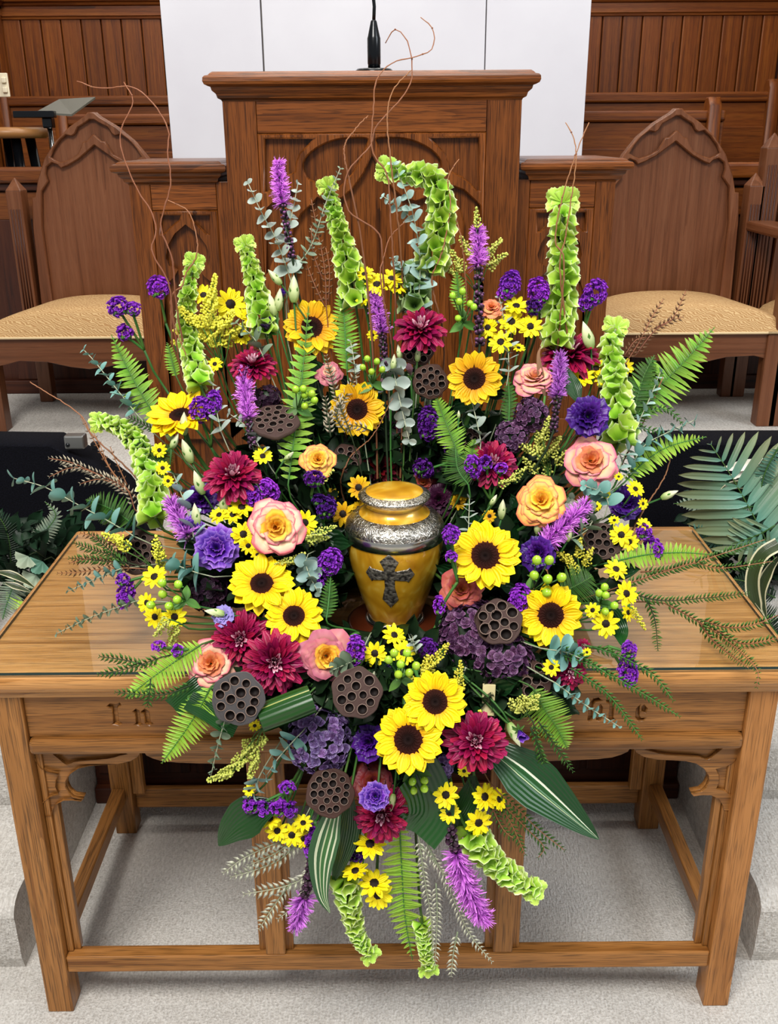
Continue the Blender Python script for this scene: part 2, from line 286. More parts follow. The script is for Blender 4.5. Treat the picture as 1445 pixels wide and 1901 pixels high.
# ------------------------------------------------------------------ mesh helpers
class MB:
    def __init__(s): s.v = []; s.f = []; s.uv = []
    def grid(s, fn, nu, nv, closed=False):
        """fn(u,v)->xyz with u,v in 0..1"""
        o = len(s.v)
        for j in range(nv + 1):
            for i in range(nu + 1):
                u, v = i / nu, j / nv; s.v.append(tuple(fn(u, v))); s.uv.append((u, v))
        for j in range(nv):
            for i in range(nu):
                a = o + j * (nu + 1) + i; s.f.append((a, a + 1, a + nu + 2, a + nu + 1))
        return s
    def add(s, other, mtx=None):
        o = len(s.v)
        s.v += [tuple(mtx @ Vector(p)) for p in other.v] if mtx is not None else other.v
        s.uv += other.uv; s.f += [tuple(i + o for i in f) for f in other.f]; return s
    def box(s, x0, x1, y0, y1, z0, z1):
        o = len(s.v)
        for x in (x0, x1):
            for y in (y0, y1):
                for z in (z0, z1): s.v.append((x, y, z)); s.uv.append((.5, .5))
        for f in ((0,1,3,2),(4,6,7,5),(0,4,5,1),(2,3,7,6),(0,2,6,4),(1,5,7,3)): s.f.append(tuple(o + i for i in f))
        return s
    def mesh(s, name, smooth=True, bevel=0.0, weld=False):
        me = bpy.data.meshes.new(name); me.from_pydata(s.v, [], s.f)
        uvl = me.uv_layers.new(name='UVMap'); d = uvl.data
        idx = [0] * len(me.loops); me.loops.foreach_get('vertex_index', idx)
        flat = []
        for i in idx: flat += s.uv[i]
        d.foreach_set('uv', flat)
        if bevel or weld:
            bm = bmesh.new(); bm.from_mesh(me)
            if weld: bmesh.ops.remove_doubles(bm, verts=bm.verts, dist=1e-5)
            if bevel:
                ed = [e for e in bm.edges if len(e.link_faces) == 2 and e.calc_face_angle(0) > .6]
                bmesh.ops.bevel(bm, geom=ed, offset=bevel, segments=2, affect='EDGES', profile=.5)
            bm.to_mesh(me); bm.free()
        if smooth: me.polygons.foreach_set('use_smooth', [True] * len(me.polygons))
        me.update(); return me
def box_mesh(name, x0, x1, y0, y1, z0, z1, bevel=.003): return MB().box(x0, x1, y0, y1, z0, z1).mesh(name, smooth=False, bevel=bevel)
def lathe(prof, n=48):
    b = MB(); k = len(prof) - 1
    def fn(u, v):
        i = min(k, int(round(v * k))); r, z = prof[i]; a = u * 2 * pi; return (r * cos(a), r * sin(a), z)
    return b.grid(fn, n, k)
def tube(pts, rad, n=6, mb=None):
    b = mb or MB(); o = len(b.v); k = len(pts); pv = None
    for i, p in enumerate(pts):
        t = (pts[min(k-1, i+1)] - pts[max(0, i-1)])
        t = t.normalized() if t.length > 1e-9 else Vector((0, 0, 1))
        if pv is None:
            pv = t.orthogonal().normalized()
        else:
            pv = (pv - t * pv.dot(t)); pv = pv.normalized() if pv.length > 1e-6 else t.orthogonal().normalized()
        q = t.cross(pv); r = rad(i / max(1, k - 1)) if callable(rad) else rad
        for j in range(n):
            a = 2 * pi * j / n; b.v.append(tuple(p + pv * (r * cos(a)) + q * (r * sin(a)))); b.uv.append((j / n, i / max(1, k - 1)))
    for i in range(k - 1):
        for j in range(n):
            a = o + i * n + j; c = o + i * n + (j + 1) % n; b.f.append((a, c, c + n, a + n))
    b.f.append(tuple(o + j for j in reversed(range(n)))); b.f.append(tuple(o + (k-1) * n + j for j in range(n)))
    return b
def catmull(pts, sub=6):
    if len(pts) < 3: return [pts[0].lerp(pts[-1], i / sub) for i in range(sub + 1)]
    q = [pts[0] * 2 - pts[1]] + pts + [pts[-1] * 2 - pts[-2]]; out = []
    for i in range(1, len(q) - 2):
        a, b, c, d = q[i-1], q[i], q[i+1], q[i+2]
        for k in range(sub):
            t = k / sub
            out.append(.5 * ((2 * b) + (c - a) * t + (2 * a - 5 * b + 4 * c - d) * t * t + (3 * b - a - 3 * c + d) * t ** 3))
    out.append(pts[-1]); return out
def resample(pts, n):
    L = [0]
    for i in range(1, len(pts)): L.append(L[-1] + (pts[i] - pts[i-1]).length)
    out = []; j = 0
    for k in range(n + 1):
        s = L[-1] * k / n
        while j < len(pts) - 2 and L[j+1] < s: j += 1
        d = L[j+1] - L[j]; t = (s - L[j]) / d if d > 1e-9 else 0
        out.append(pts[j].lerp(pts[j+1], min(1, max(0, t))))
    return out, L[-1]
def flat_shape(name, loops, y0, depth, bevel=.0015):
    """board of the given x,z outlines (later loops are holes), front face at y0, thickness depth going back"""
    cu = bpy.data.curves.new(name, 'CURVE'); cu.dimensions = '2D'; cu.fill_mode = 'BOTH'; cu.extrude = depth / 2 - bevel; cu.bevel_depth = bevel; cu.bevel_resolution = 0; cu.offset = -bevel
    for lp in loops:
        sp = cu.splines.new('POLY'); sp.points.add(len(lp) - 1); sp.use_cyclic_u = True
        for p, c in zip(sp.points, lp): p.co = (c[0], c[1], 0, 1)
    o = bpy.data.objects.new(name, cu); me = bpy.data.meshes.new_from_object(o); bpy.data.objects.remove(o)
    me.transform(Matrix(((1,0,0,0),(0,0,-1,y0 + depth / 2),(0,1,0,0),(0,0,0,1))))
    me.name = name; me.materials.clear(); return me
def smooth_loop(pts, sub=4):
    v = [Vector((p[0], p[1], 0)) for p in pts]; n = len(v); out = []
    for i in range(n):
        a, b, c, d = v[i-1], v[i], v[(i+1) % n], v[(i+2) % n]
        for k in range(sub):
            t = k / sub
            p = .5 * ((2 * b) + (c - a) * t + (2 * a - 5 * b + 4 * c - d) * t * t + (3 * b - a - 3 * c + d) * t ** 3); out.append((p.x, p.y))
    return out

# ------------------------------------------------------------------ things, parts
def root(name, label, cat, loc=(0, 0, 0), rot=None, group=None):
    o = bpy.data.objects.new(name, None); COL.objects.link(o); o.empty_display_size = .02
    o.matrix_world = mat4(rot or Matrix.Identity(3), Vector(loc))
    o['label'] = label; o['category'] = cat
    if group: o['group'] = group
    return o
def part(name, me, mt, parent, mtx=None, label=None, kind=None):
    o = bpy.data.objects.new(name, me); COL.objects.link(o); o.parent = parent
    if mtx is not None: o.matrix_local = mtx
    if mt is not None:
        if not me.materials: me.materials.append(mt)
        if me.materials[0] != mt:
            o.material_slots[0].link = 'OBJECT'; o.material_slots[0].material = mt
    if label: o['label'] = label
    if kind: o['kind'] = kind
    return o
def inv(r): return r.matrix_world.inverted()
def wpart(name, me, mt, r, **k): return part(name, me, mt, r, inv(r), **k)       # mesh given in world coordinates
def single(name, me, mt, label, cat=None, kind=None, group=None):
    o = bpy.data.objects.new(name, me); COL.objects.link(o); me.materials.append(mt); o['label'] = label
    if cat: o['category'] = cat
    if kind: o['kind'] = kind
    if group: o['group'] = group
    return o
def struct(name, me, mt, label): return single(name, me, mt, label, kind='structure')

# ------------------------------------------------------------------ the room
WB = wood('wall', 'Z')
struct('floor', box_mesh('floor', -4, 4, -4, 4.6, -.05, 0, 0), M['carpet'], 'beige carpeted floor under the table')
def step(name, x0, x1, y0, y1, z0, z1, label):
    b = MB(); r = .045
    prof = [(y1, z0), (y0 + .012, z0), (y0 + .004, z0 + .03), (y0 + .003, z1 - r)] + [(y0 + r - r * cos(a * pi / 12), z1 - r + r * sin(a * pi / 12)) for a in range(1, 7)] + [(y1, z1)]
    b.grid(lambda u, v: (x0 + (x1 - x0) * u, prof[min(len(prof)-1, int(round(v * (len(prof)-1))))][0], prof[min(len(prof)-1, int(round(v * (len(prof)-1))))][1]), 1, len(prof) - 1)
    o = len(b.v)
    for x in (x0, x1):
        s = len(b.v)
        for p in prof: b.v.append((x, p[0], p[1])); b.uv.append((.5, .5))
        b.f.append(tuple(range(s, s + len(prof))))
    me = b.mesh(name, smooth=False); struct(name, me, M['carpet'], label)
for sgn, side in ((-1, 'left'), (1, 'right')):
    xs = sorted((sgn * .752, sgn * 2.6))
    step('floor_step_%s' % side, xs[0], xs[1], .10, .75, 0, .172, 'lowest carpeted step beside the %s table leg' % side)
    step('floor_step_%s' % side, xs[0], xs[1], .40, .75, .172, .35, 'second carpeted step beside the %s table leg' % side)
struct('floor_platform', box_mesh('floor_platform', -3.2, 3.2, .695, 4.6, .0, .54, .02), M['carpet'], 'raised carpeted platform under the pulpit')
kick = struct('wall_platform_front', box_mesh('wall_platform_front', -.75, .75, .655, .69, .0, .535, .004), wood('dark', 'X'), 'dark wood panelling below the platform behind the table')
part('base_rail', box_mesh('base_rail', -.75, .75, .632, .656, .0, .045, .003), wood('dark', 'X'), kick)
for i in range(6):
    x = -.74 + i * .25; part('panel', box_mesh('panel', x, x + .236, .648, .656, .08, .50, .004), wood('dark', 'Z'), kick)
# back wall: tongue and groove planks up to a moulded cap, white plaster above
YW = 4.4
wb = struct('wall_back', box_mesh('wall_back', -2.2, 2.35, YW + .02, YW + .1, .5, 2.24, 0), wood('dark', 'Z'), 'back wall of upright tongue and groove planks')
pm = box_mesh('plank', 0, .104, YW - .004, YW + .02, .5, 2.205, .006)
x = -2.06; k = 0
while x < 2.17:
    part('plank', pm, WB, wb, Matrix.Translation((x, 0, random.uniform(-.003, 0)))); x += .1085
def wallside(sgn, side):
    X = -2.06 if sgn < 0 else 2.185
    a, c = sorted((X, X + sgn * .08))
    wl = struct('wall_%s' % side, box_mesh('wall_%s' % side, a, c, 2.9, YW + .1, .5, 2.24, 0), wood('dark', 'Z'), '%s side wall of the choir alcove, upright planks' % side)
    pm2 = box_mesh('plank', min(X, X - sgn * .02), max(X, X - sgn * .02), 0, .104, .5, 2.205, .006)
    for i in range(13): part('plank', pm2, WB, wl, Matrix.Translation((0, 2.96 + i * .1085, 0)))
    struct('wall_upper_%s' % side, box_mesh('wall_upper_%s' % side, a - .02, c + .02, 2.75, YW + .1, 2.24, 4.6, 0), wood('dark', 'Z'), 'dark upper wall of the alcove on the %s' % side)
    return X
XL = wallside(-1, 'left'); XR = wallside(1, 'right')
def cap_mesh(x0, x1, y0, ext=0):
    prof = [(0, 2.185), (-.012, 2.19), (-.014, 2.20), (-.02, 2.205), (-.02, 2.25), (-.032, 2.255), (-.036, 2.265), (-.05, 2.272), (-.055, 2.285), (0, 2.29)]
    b = MB(); n = len(prof) - 1
    return b.grid(lambda u, v: (x0 + (x1 - x0) * u, y0 + prof[int(round(v * n))][0], prof[int(round(v * n))][1]), 1, n)
struct('trim_1', cap_mesh(-2.07, 2.19, YW).mesh('trim_1', False), wood('wall', 'X'), 'moulded wooden cap along the back panelling')
for sgn, X, nm in ((-1, XL, 'trim_2'), (1, XR, 'trim_3')):
    b = cap_mesh(2.9, YW, 0)
    b.v = [(X - sgn * abs(p[1]), p[0], p[2]) for p in b.v]
    struct(nm, b.mesh(nm, False), wood('wall', 'Y'), 'moulded wooden cap along the %s panelling' % ('left' if sgn < 0 else 'right'))
struct('wall_upper_back', box_mesh('wall_upper_back', -2.3, 2.4, YW + .01, YW + .1, 2.28, 4.6, 0), M['white_wall'], 'white plaster above the panelling')
for sgn, X, side in ((-1, XL, 'left'), (1, XR, 'right')):
    a, c = sorted((X + sgn * .02, X + sgn * 2.5))
    struct('wall_return_%s' % side, box_mesh('wall_return_%s' % side, a, c, 2.72, 2.8, .5, 4.6, 0), M['white_wall'], 'white wall beside the %s end of the alcove' % side)
struct('ceiling', box_mesh('ceiling', -4.6, 4.6, .9, 4.6, 4.6, 4.66, 0), M['white_wall'], 'white chancel ceiling')
# tall white screen behind the pulpit: three boards
YS = 2.705
sx = [P(x, 140, YS).x for x in (308, 489, 492, 899, 901, 1090)]
scr = root('white_screen', 'tall white three-board screen standing behind the pulpit', 'screen', (0, YS, .54))
for a, c in ((sx[0], sx[1]), (sx[2], sx[3]), (sx[4], sx[5])):
    wpart('board', box_mesh('board', a, c, YS, YS + .016, .54, 2.7, .002), M['white'], scr)
wpart('backing', box_mesh('backing', sx[0] + .02, sx[5] - .02, YS + .0165, YS + .022, .54, 2.68, 0), M['seam'], scr)

# ------------------------------------------------------------------ choir furniture behind
def rail(name, x0, x1, label):
    r = root(name, label, 'choir rail', ((x0 + x1) / 2, 2.8, .54))
    wpart('panelling', box_mesh('panelling', x0, x1, 2.80, 2.83, .54, 1.40, .003), wood('dark', 'Z'), r)
    wpart('top_rail', box_mesh('top_rail', x0, x1, 2.735, 2.86, 1.425, 1.485, .012), wood('wall', 'X'), r)
    wpart('moulding', box_mesh('moulding', x0, x1, 2.76, 2.85, 1.395, 1.425, .006), wood('dark', 'X'), r)
    wpart('cross_rail', box_mesh('cross_rail', x0, x1, 2.78, 2.80, 1.28, 1.39, .004), wood('wall', 'X'), r)
    wpart('plinth', box_mesh('plinth', x0, x1, 2.765, 2.80, .54, .60, .004), wood('dark', 'X'), r)
    n = int((x1 - x0) / .42)
    for i in range(n + 1):
        x = x0 + (x1 - x0) * i / n; wpart('stile', box_mesh('stile', x - .05, x + .05, 2.78, 2.80, .60, 1.28, .004), wood('dark', 'Z'), r)
rail('choir_rail', -2.05, -.62, 'dark panelled choir rail behind the throne chair left of the pulpit')
rail('choir_rail', .62, 2.17, 'dark panelled choir rail behind the throne chairs right of the pulpit')
def bench_end(x, yb, z0, z1):
    b = []
    pts = [(-.0, z0), (.42, z0), (.42, z0 + .40), (.36, z0 + .47), (.2, z0 + .5), (.12, z0 + .62), (.10, z1 - .04), (.07, z1), (.02, z1), (0, z1 - .03)]
    me = flat_shape('bench_end', [[(p[0], p[1]) for p in pts]], 0, .06, .006)
    me.transform(Matrix(((0, -1, 0, x), (-1, 0, 0, yb), (0, 0, 1, 0), (0, 0, 0, 1)))); return me
def pew(x0, x1, y, zt, label, ends):
    r = root('choir_pew', label, 'pew', ((x0 + x1) / 2, y, .54))
    wpart('backrest', box_mesh('backrest', x0, x1, y - .03, y, 1.2, zt - .05, .004), wood('wall', 'X'), r)
    wpart('back_board', box_mesh('back_board', x0, x1, y - .045, y - .03, 1.45, zt - .17, .004), wood('wall', 'X'), r)
    wpart('top_rail', box_mesh('top_rail', x0, x1, y - .05, y + .02, zt - .05, zt, .01), wood('wall', 'X'), r)
    wpart('seat', box_mesh('seat', x0, x1, y - .42, y - .03, 1.22, 1.26, .008), wood('dark', 'X'), r)
    wpart('foot_panel', box_mesh('foot_panel', x0, x1, y - .36, y - .34, .54, 1.22, .0), wood('dark', 'X'), r)
    for e in ends: wpart('bench_end', bench_end(e, y + .03, .54, zt + .06), wood('wall', 'Z'), r)
pew(-2.0, -.75, 4.15, 1.80, 'low choir pew against the plank wall left of the white screen', (-1.97,))
pew(.75, 2.12, 4.15, 1.80, 'back choir pew along the plank wall right of the white screen', (2.09,))
pew(.7, 1.66, 3.66, 1.70, 'front choir pew ending behind the arched chair right of the pulpit', (1.63,))
pew(-1.55, -.72, 3.66, 1.70, 'front choir pew behind the arched chair left of the pulpit', (-1.52,))
# music desk, stool, small plate on the wall
ms = root('music_stand', 'grey music desk on a chrome pole above the choir rail', 'music stand', (-1.43, 3.1, .54))
b = MB(); q = [P(110, 184, 3.22), P(177, 180, 3.22), P(133, 212, 3.06), P(66, 208, 3.06)]
for p in q: b.v.append(tuple(p)); b.uv.append((.5, .5))
for p in q: b.v.append(tuple(p - Vector((0, 0, .008)))); b.uv.append((.5, .5))
b.f += [(0, 1, 2, 3), (7, 6, 5, 4), (0, 4, 5, 1), (1, 5, 6, 2), (2, 6, 7, 3), (3, 7, 4, 0)]
wpart('desk', b.mesh('desk', False), M['grey_desk'], ms)
wpart('tray', box_mesh('tray', -1.575, -1.40, 3.03, 3.07, 1.676, 1.704, .004), M['black_metal'], ms)
wpart('clamp', box_mesh('clamp', -1.462, -1.42, 3.05, 3.10, 1.635, 1.678, .006), M['black_metal'], ms)
wpart('pole', tube([Vector((-1.441, 3.08, .55)), Vector((-1.441, 3.08, 1.65))], .011, 10).mesh('pole'), M['chrome'], ms)
part('base', lathe([(.0, 0), (.16, 0), (.16, .012), (.03, .03), (0, .03)], 24).mesh('base'), M['black_metal'], ms)
st = root('stool', 'tan topped stool with dark legs behind the choir rail', 'stool', (-1.64, 3.15, .54))
part('seat', lathe([(0, 1.10), (.15, 1.10), (.165, 1.085), (.165, 1.07), (.15, 1.055), (0, 1.055)], 28).mesh('seat'), M['stool_wood'], st)
for a in (.5, 2.1, 3.7, 5.3):
    part('leg', tube([Vector((.08 * cos(a), .08 * sin(a), 1.06)), Vector((.17 * cos(a), .17 * sin(a), 0))], .022, 10).mesh('leg'), M['black_metal'], st)
ru = root('pew_cushion', 'olive cushion seen between the stool and the arched chair', 'cushion', (-1.33, 3.3, 1.26))
part('pad', MB().grid(lambda u, v: (.2 * cos(u * 2 * pi) * sin(v * pi), .13 * sin(u * 2 * pi) * sin(v * pi), .085 - .085 * cos(v * pi)), 20, 10).mesh('pad'), M['olive'], ru)
wp = root('wall_outlet', 'ivory wall plate on the planks at the far left', 'wall plate', P(4, 158, 3.35))
part('plate', box_mesh('plate', -.03, .03, -.006, .006, -.05, .05, .004), M['ivory'], wp)
for dz in (-.02, .02): part('switch', box_mesh('switch', .005, .025, -.022, -.006, dz - .012, dz + .012, .004), M['ivory'], wp)

# ------------------------------------------------------------------ throne chairs
def px_loop(pts, Y, f=lambda x, y: (x, y)):
    out = []
    for p in pts:
        q = P(*f(*p), Y); out.append((q.x, q.z))
    return out
def chair(cx, label, S_=1.0, arms=False):
    r = root('throne_chair', label, 'chair', (cx, 2.25, .54))
    W = wood('chair', 'Z'); WX = wood('chair', 'X'); Yb = 2.60
    # outlines traced once for the chair on the right of the pulpit, centred on its axis
    fx = lambda x, y: (965 + x / 3.0104, y / 3.0104)
    def sym(half):                                                  # half outline given from apex down one side
        q = px_loop(half, Yb, fx); c0 = P(965 + 893 / 3.0104, 260, Yb).x
        R_ = [(abs(p[0] - c0), p[1]) for p in q]
        return [(cx + p[0] * S_, .54 + (p[1] - .54) * S_) for p in R_] + [(cx - p[0] * S_, .54 + (p[1] - .54) * S_) for p in reversed(R_)]
    outer = [(893, 606), (950, 630), (1030, 685), (1110, 765), (1170, 860), (1210, 985), (1222, 1072), (1242, 1074), (1240, 1240)]
    zb = .80
    def withbase(l, hw, z):
        n = len(l) // 2; return l[:n] + [(cx + hw * S_, z), (cx - hw * S_, z)] + l[n:]
    o = withbase(sym(outer), .295, zb)
    wpart('back_panel', flat_shape('back_panel', [o], Yb, .03, .002), W, r)
    holeB = [(893, 648), (940, 664), (985, 690), (1000, 725), (1018, 738), (1050, 730), (1085, 760), (1118, 808), (1138, 852), (1112, 868), (1080, 882), (1030, 866), (985, 838), (968, 800), (955, 768), (935, 766), (893, 730)]
    holeA = [(893, 790), (930, 822), (985, 868), (1040, 900), (1080, 916), (1098, 896), (1130, 884), (1160, 906), (1166, 945), (1152, 985), (1170, 1015), (1188, 1040), (1188, 1240)]
    B_ = sym(holeB); A_ = withbase(sym(holeA), .245, .86)
    wpart('carved_frame', flat_shape('carved_frame', [o, A_, B_], Yb - .024, .026, .004), W, r)
    for s in (-1, 1):
        x0, x1 = sorted((cx + s * .302 * S_, cx + s * .362 * S_)); zt = .54 + .915 * S_
        b = MB().box(x0, x1, Yb - .045, Yb + .03, .78, zt - .05 * S_)
        k = len(b.v); xm, ym = (x0 + x1) / 2, Yb - .008
        for v in ((x0, Yb - .045), (x1, Yb - .045), (x1, Yb + .03), (x0, Yb + .03)): b.v.append((v[0], v[1], zt - .05 * S_)); b.uv.append((.5, .5))
        b.v.append((xm, ym, zt)); b.uv.append((.5, .5))
        for i in range(4): b.f.append((k + i, k + (i + 1) % 4, k + 4))
        pt = wpart('back_post', b.mesh('back_post', False, .003), W, r)
        for i in range(4):
            fx_ = x0 + (x1 - x0) * (.22 + .187 * i)
            part('flute', tube([Vector((fx_, Yb - .0455, .93)), Vector((fx_, Yb - .0455, zt - .12))], .0035, 6).mesh('flute'), wood('dark', 'Z'), pt)
        xa, xb = sorted((cx + s * .31 * S_, cx + s * .365 * S_))
        wpart('leg', box_mesh('leg', xa, xb, 2.62, 2.68, .54, .82, .004), W, r, )
        xa, xb = sorted((cx + s * .345 * S_, cx + s * .405 * S_))
        wpart('leg', box_mesh('leg', xa, xb, 2.17, 2.235, .54, .90, .004), W, r)
        sm = MB().box(xa + (.01 if s < 0 else .02), xb - (.02 if s < 0 else .01), 2.235, 2.62, .80, .90).mesh('side_rail', False, .003)
        wpart('side_rail', sm, wood('chair', 'Y'), r)
    hw = .37 * S_
    ap = [(cx - hw, .90), (cx + hw, .90), (cx + hw, .79), (cx + hw * .86, .80), (cx + hw * .7, .815), (cx + hw * .42, .81), (cx + hw * .18, .79), (cx, .782), (cx - hw * .18, .79), (cx - hw * .42, .81), (cx - hw * .7, .815), (cx - hw * .86, .80), (cx - hw, .79)]
    wpart('apron', flat_shape('apron', [ap], 2.18, .03, .002), WX, r)
    wpart('back_rail', box_mesh('back_rail', cx - .3 * S_, cx + .3 * S_, 2.62, 2.65, .80, .93, .003), WX, r)
    def seat(u, v):
        a = -1 + 2 * u; t = v
        y = 2.165 + .44 * t; half = (.41 - .085 * t) * S_
        e = max(0, 1 - abs(a) ** 3.2) ** .5; g = max(0, 1 - abs(2 * t - 1) ** 8) ** .5
        return (cx + half * a, y, 0.905 + .105 * e * g * (1 - .25 * a * a))
    wpart('seat_cushion', MB().grid(seat, 24, 16).mesh('seat_cushion'), M['fabric'], r)
    wpart('piping', tube([Vector((cx + .41 * S_ * (-1 + i / 8), 2.163, .905)) for i in range(17)], .005, 6).mesh('piping'), M['cord'], r)
    if arms:
        for s in (-1, 1):
            xa, xb = sorted((cx + s * .31 * S_, cx + s * .40 * S_))
            wpart('armrest', box_mesh('armrest', xa, xb, 2.12, 2.62, 1.235, 1.275, .01), wood('chair', 'Y'), r)
            wpart('arm_post', box_mesh('arm_post', xa + .02, xb - .02, 2.17, 2.225, .90, 1.235, .004), W, r)
chair(-1.115, 'arched throne chair with beige seat on the platform left of the pulpit')
chair(1.135, 'arched throne chair with beige seat between the pulpit and the armchair')
chair(1.905, 'taller armed throne chair cut by the right edge of the photo', 1.16, True)

# ------------------------------------------------------------------ pulpit
pu = root('pulpit', 'carved oak pulpit with lower side wings on the platform', 'pulpit', (-.026, 1.5, .54))
YP, YG = 1.30, 1.37
WZ, WXp = wood('pulpit', 'Z'), wood('pulpit', 'X')
xl, xr = -.4134, .3624; zt = 1.69
sl, sr = P(480, 300, YP).x, P(902, 300, YP).x; zr = P(690, 246, YP).z
wpart('carcass', box_mesh('carcass', xl + .004, xr - .004, YP + .03, 1.78, .54, zt, .003), WZ, pu)
wpart('stile', box_mesh('stile', xl, sl, YP, YP + .03, .54, zt, .002), WZ, pu)
wpart('stile', box_mesh('stile', sr, xr, YP, YP + .03, .54, zt, .002), WZ, pu)
wpart('top_rail', box_mesh('top_rail', sl + .001, sr - .001, YP + .001, YP + .03, zr, zt, .002), WXp, pu)
cxp = (sl + sr) / 2
def symx(loop, c): return [(2 * c - p[0], p[1]) for p in loop]
h1 = smooth_loop(px_loop([(681, 258), (655, 257), (625, 260), (596, 271), (572, 289), (563, 308), (569, 326), (576, 333), (588, 338), (600, 352), (620, 352), (645, 332), (664, 304), (680, 268)], YP), 3)
h2 = px_loop([(492, 258), (582, 258), (572, 268), (556, 284), (549, 303), (548, 318), (538, 323), (524, 330), (508, 344), (497, 356), (492, 356)], YP)
h3 = px_loop([(691, 288), (676, 322), (656, 350), (636, 368), (612, 376), (590, 368), (579, 380), (560, 398), (545, 425), (541, 455), (549, 474), (566, 480), (556, 500), (542, 530), (538, 570), (538, 700), (540, 1000)], YP)
h3 = h3 + [(2 * cxp - p[0], p[1]) for p in reversed(h3[1:])]
h3 = [(p[0] + (0 if i else cxp - p[0]), p[1]) for i, p in enumerate(h3)]
h4 = px_loop([(492, 385), (505, 372), (522, 356), (540, 349), (556, 350), (548, 366), (530, 388), (522, 415), (524, 440), (514, 470), (504, 500), (492, 520)], YP)
z0 = .70
out = [(sl + .001, z0), (sr - .001, z0), (sr - .001, zr - .001), (sl + .001, zr - .001)]
wpart('carved_tracery', flat_shape('carved_tracery', [out, h1, symx(h1, cxp), h2, symx(h2, cxp), h3, h4, symx(h4, cxp)], YP - .002, .024, .004), WZ, pu)
wpart('panel', box_mesh('panel', sl, sr, YP + .02, YP + .032, z0, zr, 0), WZ, pu)
wpart('bottom_rail', box_mesh('bottom_rail', sl + .001, sr - .001, YP + .001, YP + .03, .54, z0, .002), WXp, pu)
def cornice(name, x0, x1, y0, y1, zb, prof):
    """moulded cap: rings of a rectangle growing with the profile (overhang, height)"""
    b = MB(); n = len(prof)
    for e, z in prof:
        for x, y in ((x0 - e, y0 - e), (x1 + e, y0 - e), (x1 + e, y1 + e), (x0 - e, y1 + e)): b.v.append((x, y, zb + z)); b.uv.append((.5, .5))
    for i in range(n - 1):
        for j in range(4): b.f.append((i*4+j, i*4+(j+1) % 4, (i+1)*4+(j+1) % 4, (i+1)*4+j))
    b.f.append((3, 2, 1, 0)); b.f.append(tuple((n-1)*4 + j for j in range(4)))
    return b.mesh(name, False)
CP = [(0, -.004), (.002, .0), (.010, .004), (.013, .014), (.022, .022), (.024, .030), (.030, .032), (.038, .036), (.041, .043), (.040, .052), (.036, .056), (.028, .058), (.024, .062), (.018, .066)]
wpart('cap_moulding', cornice('cap_moulding', xl, xr, YP, 1.80, zt - .004, CP), WXp, pu)
# wings
wl0, wr1 = P(238, 335, YG).x, P(1145, 323, YG).x; zw = P(240, 338, YG).z
for s, x0, x1 in ((-1, wl0, xl + .01), (1, xr - .01, wr1)):
    wpart('wing_side', box_mesh('wing_side', x0 + .003, x1 - .003, YG + .03, 1.72, .54, zw, .003), WZ, pu)
    a, c = (P(283, 400, YG).x, P(405, 400, YG).x)
    if s > 0: a, c = 2 * (-.0265) - c, 2 * (-.0265) - a
    wpart('wing_stile', box_mesh('wing_stile', x0, a, YG, YG + .03, .54, zw, .002), WZ, pu)
    wpart('wing_stile', box_mesh('wing_stile', c, x1, YG, YG + .03, .54, zw, .002), WZ, pu)
    zr2 = P(340, 390, YG).z
    wpart('wing_rail', box_mesh('wing_rail', a + .001, c - .001, YG + .001, YG + .03, zr2, zw, .002), WXp, pu)
    t1 = px_loop([(299, 400), (335, 400), (333, 408), (322, 416), (304, 434), (299, 434)], YG); t2 = px_loop([(389, 400), (353, 400), (355, 408), (366, 416), (384, 434), (389, 434)], YG)
    t3 = px_loop([(344, 413), (322, 432), (309, 455), (305, 478), (312, 495), (327, 502), (322, 512), (311, 522), (304, 545), (302, 640), (302, 1000)], YG)
    cc = t3[0][0]; t3 = t3 + [(2 * cc - p[0], p[1]) for p in reversed(t3[1:])]
    ls = [t1, t2, t3]
    if s > 0: ls = [[(2 * (-.0265) - p[0], p[1]) for p in l] for l in ls]
    zb2 = .75
    ls = [[(p[0], max(p[1], zb2 + .05)) for p in l] for l in ls]
    wpart('wing_tracery', flat_shape('wing_tracery', [[(a + .001, zb2), (c - .001, zb2), (c - .001, zr2 - .001), (a + .001, zr2 - .001)]] + ls, YG - .002, .024, .004), WZ, pu)
    wpart('wing_panel', box_mesh('wing_panel', a, c, YG + .02, YG + .032, .54, zr2, 0), WZ, pu)
    xa, xb = (x0, xl - .002) if s < 0 else (xr + .002, x1)
    pm_ = cornice('wing_cap', x0 if s < 0 else xr + .045, x1 if s > 0 else xl - .045, YG, 1.73, zw - .004, [(e * .92, z * .86) for e, z in CP])
    wpart('wing_cap', pm_, WXp, pu)
# microphone
mi = root('microphone', 'black gooseneck microphone standing on top of the pulpit', 'microphone', P(695, 128, 1.42) * 1.0)
zc = 1.752; mi.location.z = zc
part('base', lathe([(0, 0), (.052, 0), (.052, .006), (.045, .012), (.02, .014), (0, .014)], 32).mesh('base'), M['black_metal'], mi)
part('body', lathe([(0, .012), (.0165, .012), (.0165, .022), (.0175, .024), (.0175, .085), (.016, .09), (.008, .125), (.0065, .128), (0, .128)], 28).mesh('body'), M['black_metal'], mi)
part('gooseneck', tube([Vector((0, 0, .12)), Vector((.002, 0, .16)), Vector((-.002, 0, .2)), Vector((-.008, -.004, .3)), Vector((-.03, -.03, .42))], .0045, 8).mesh('gooseneck'), M['black_metal'], mi)
part('capsule', lathe([(0, 0), (.008, .002), (.011, .012), (.011, .05), (.006, .058), (0, .058)], 16).mesh('capsule'), M['black_metal'], mi, Matrix.Translation((-.03, -.03, .41)) @ Matrix.Rotation(-.6, 4, 'Y'))

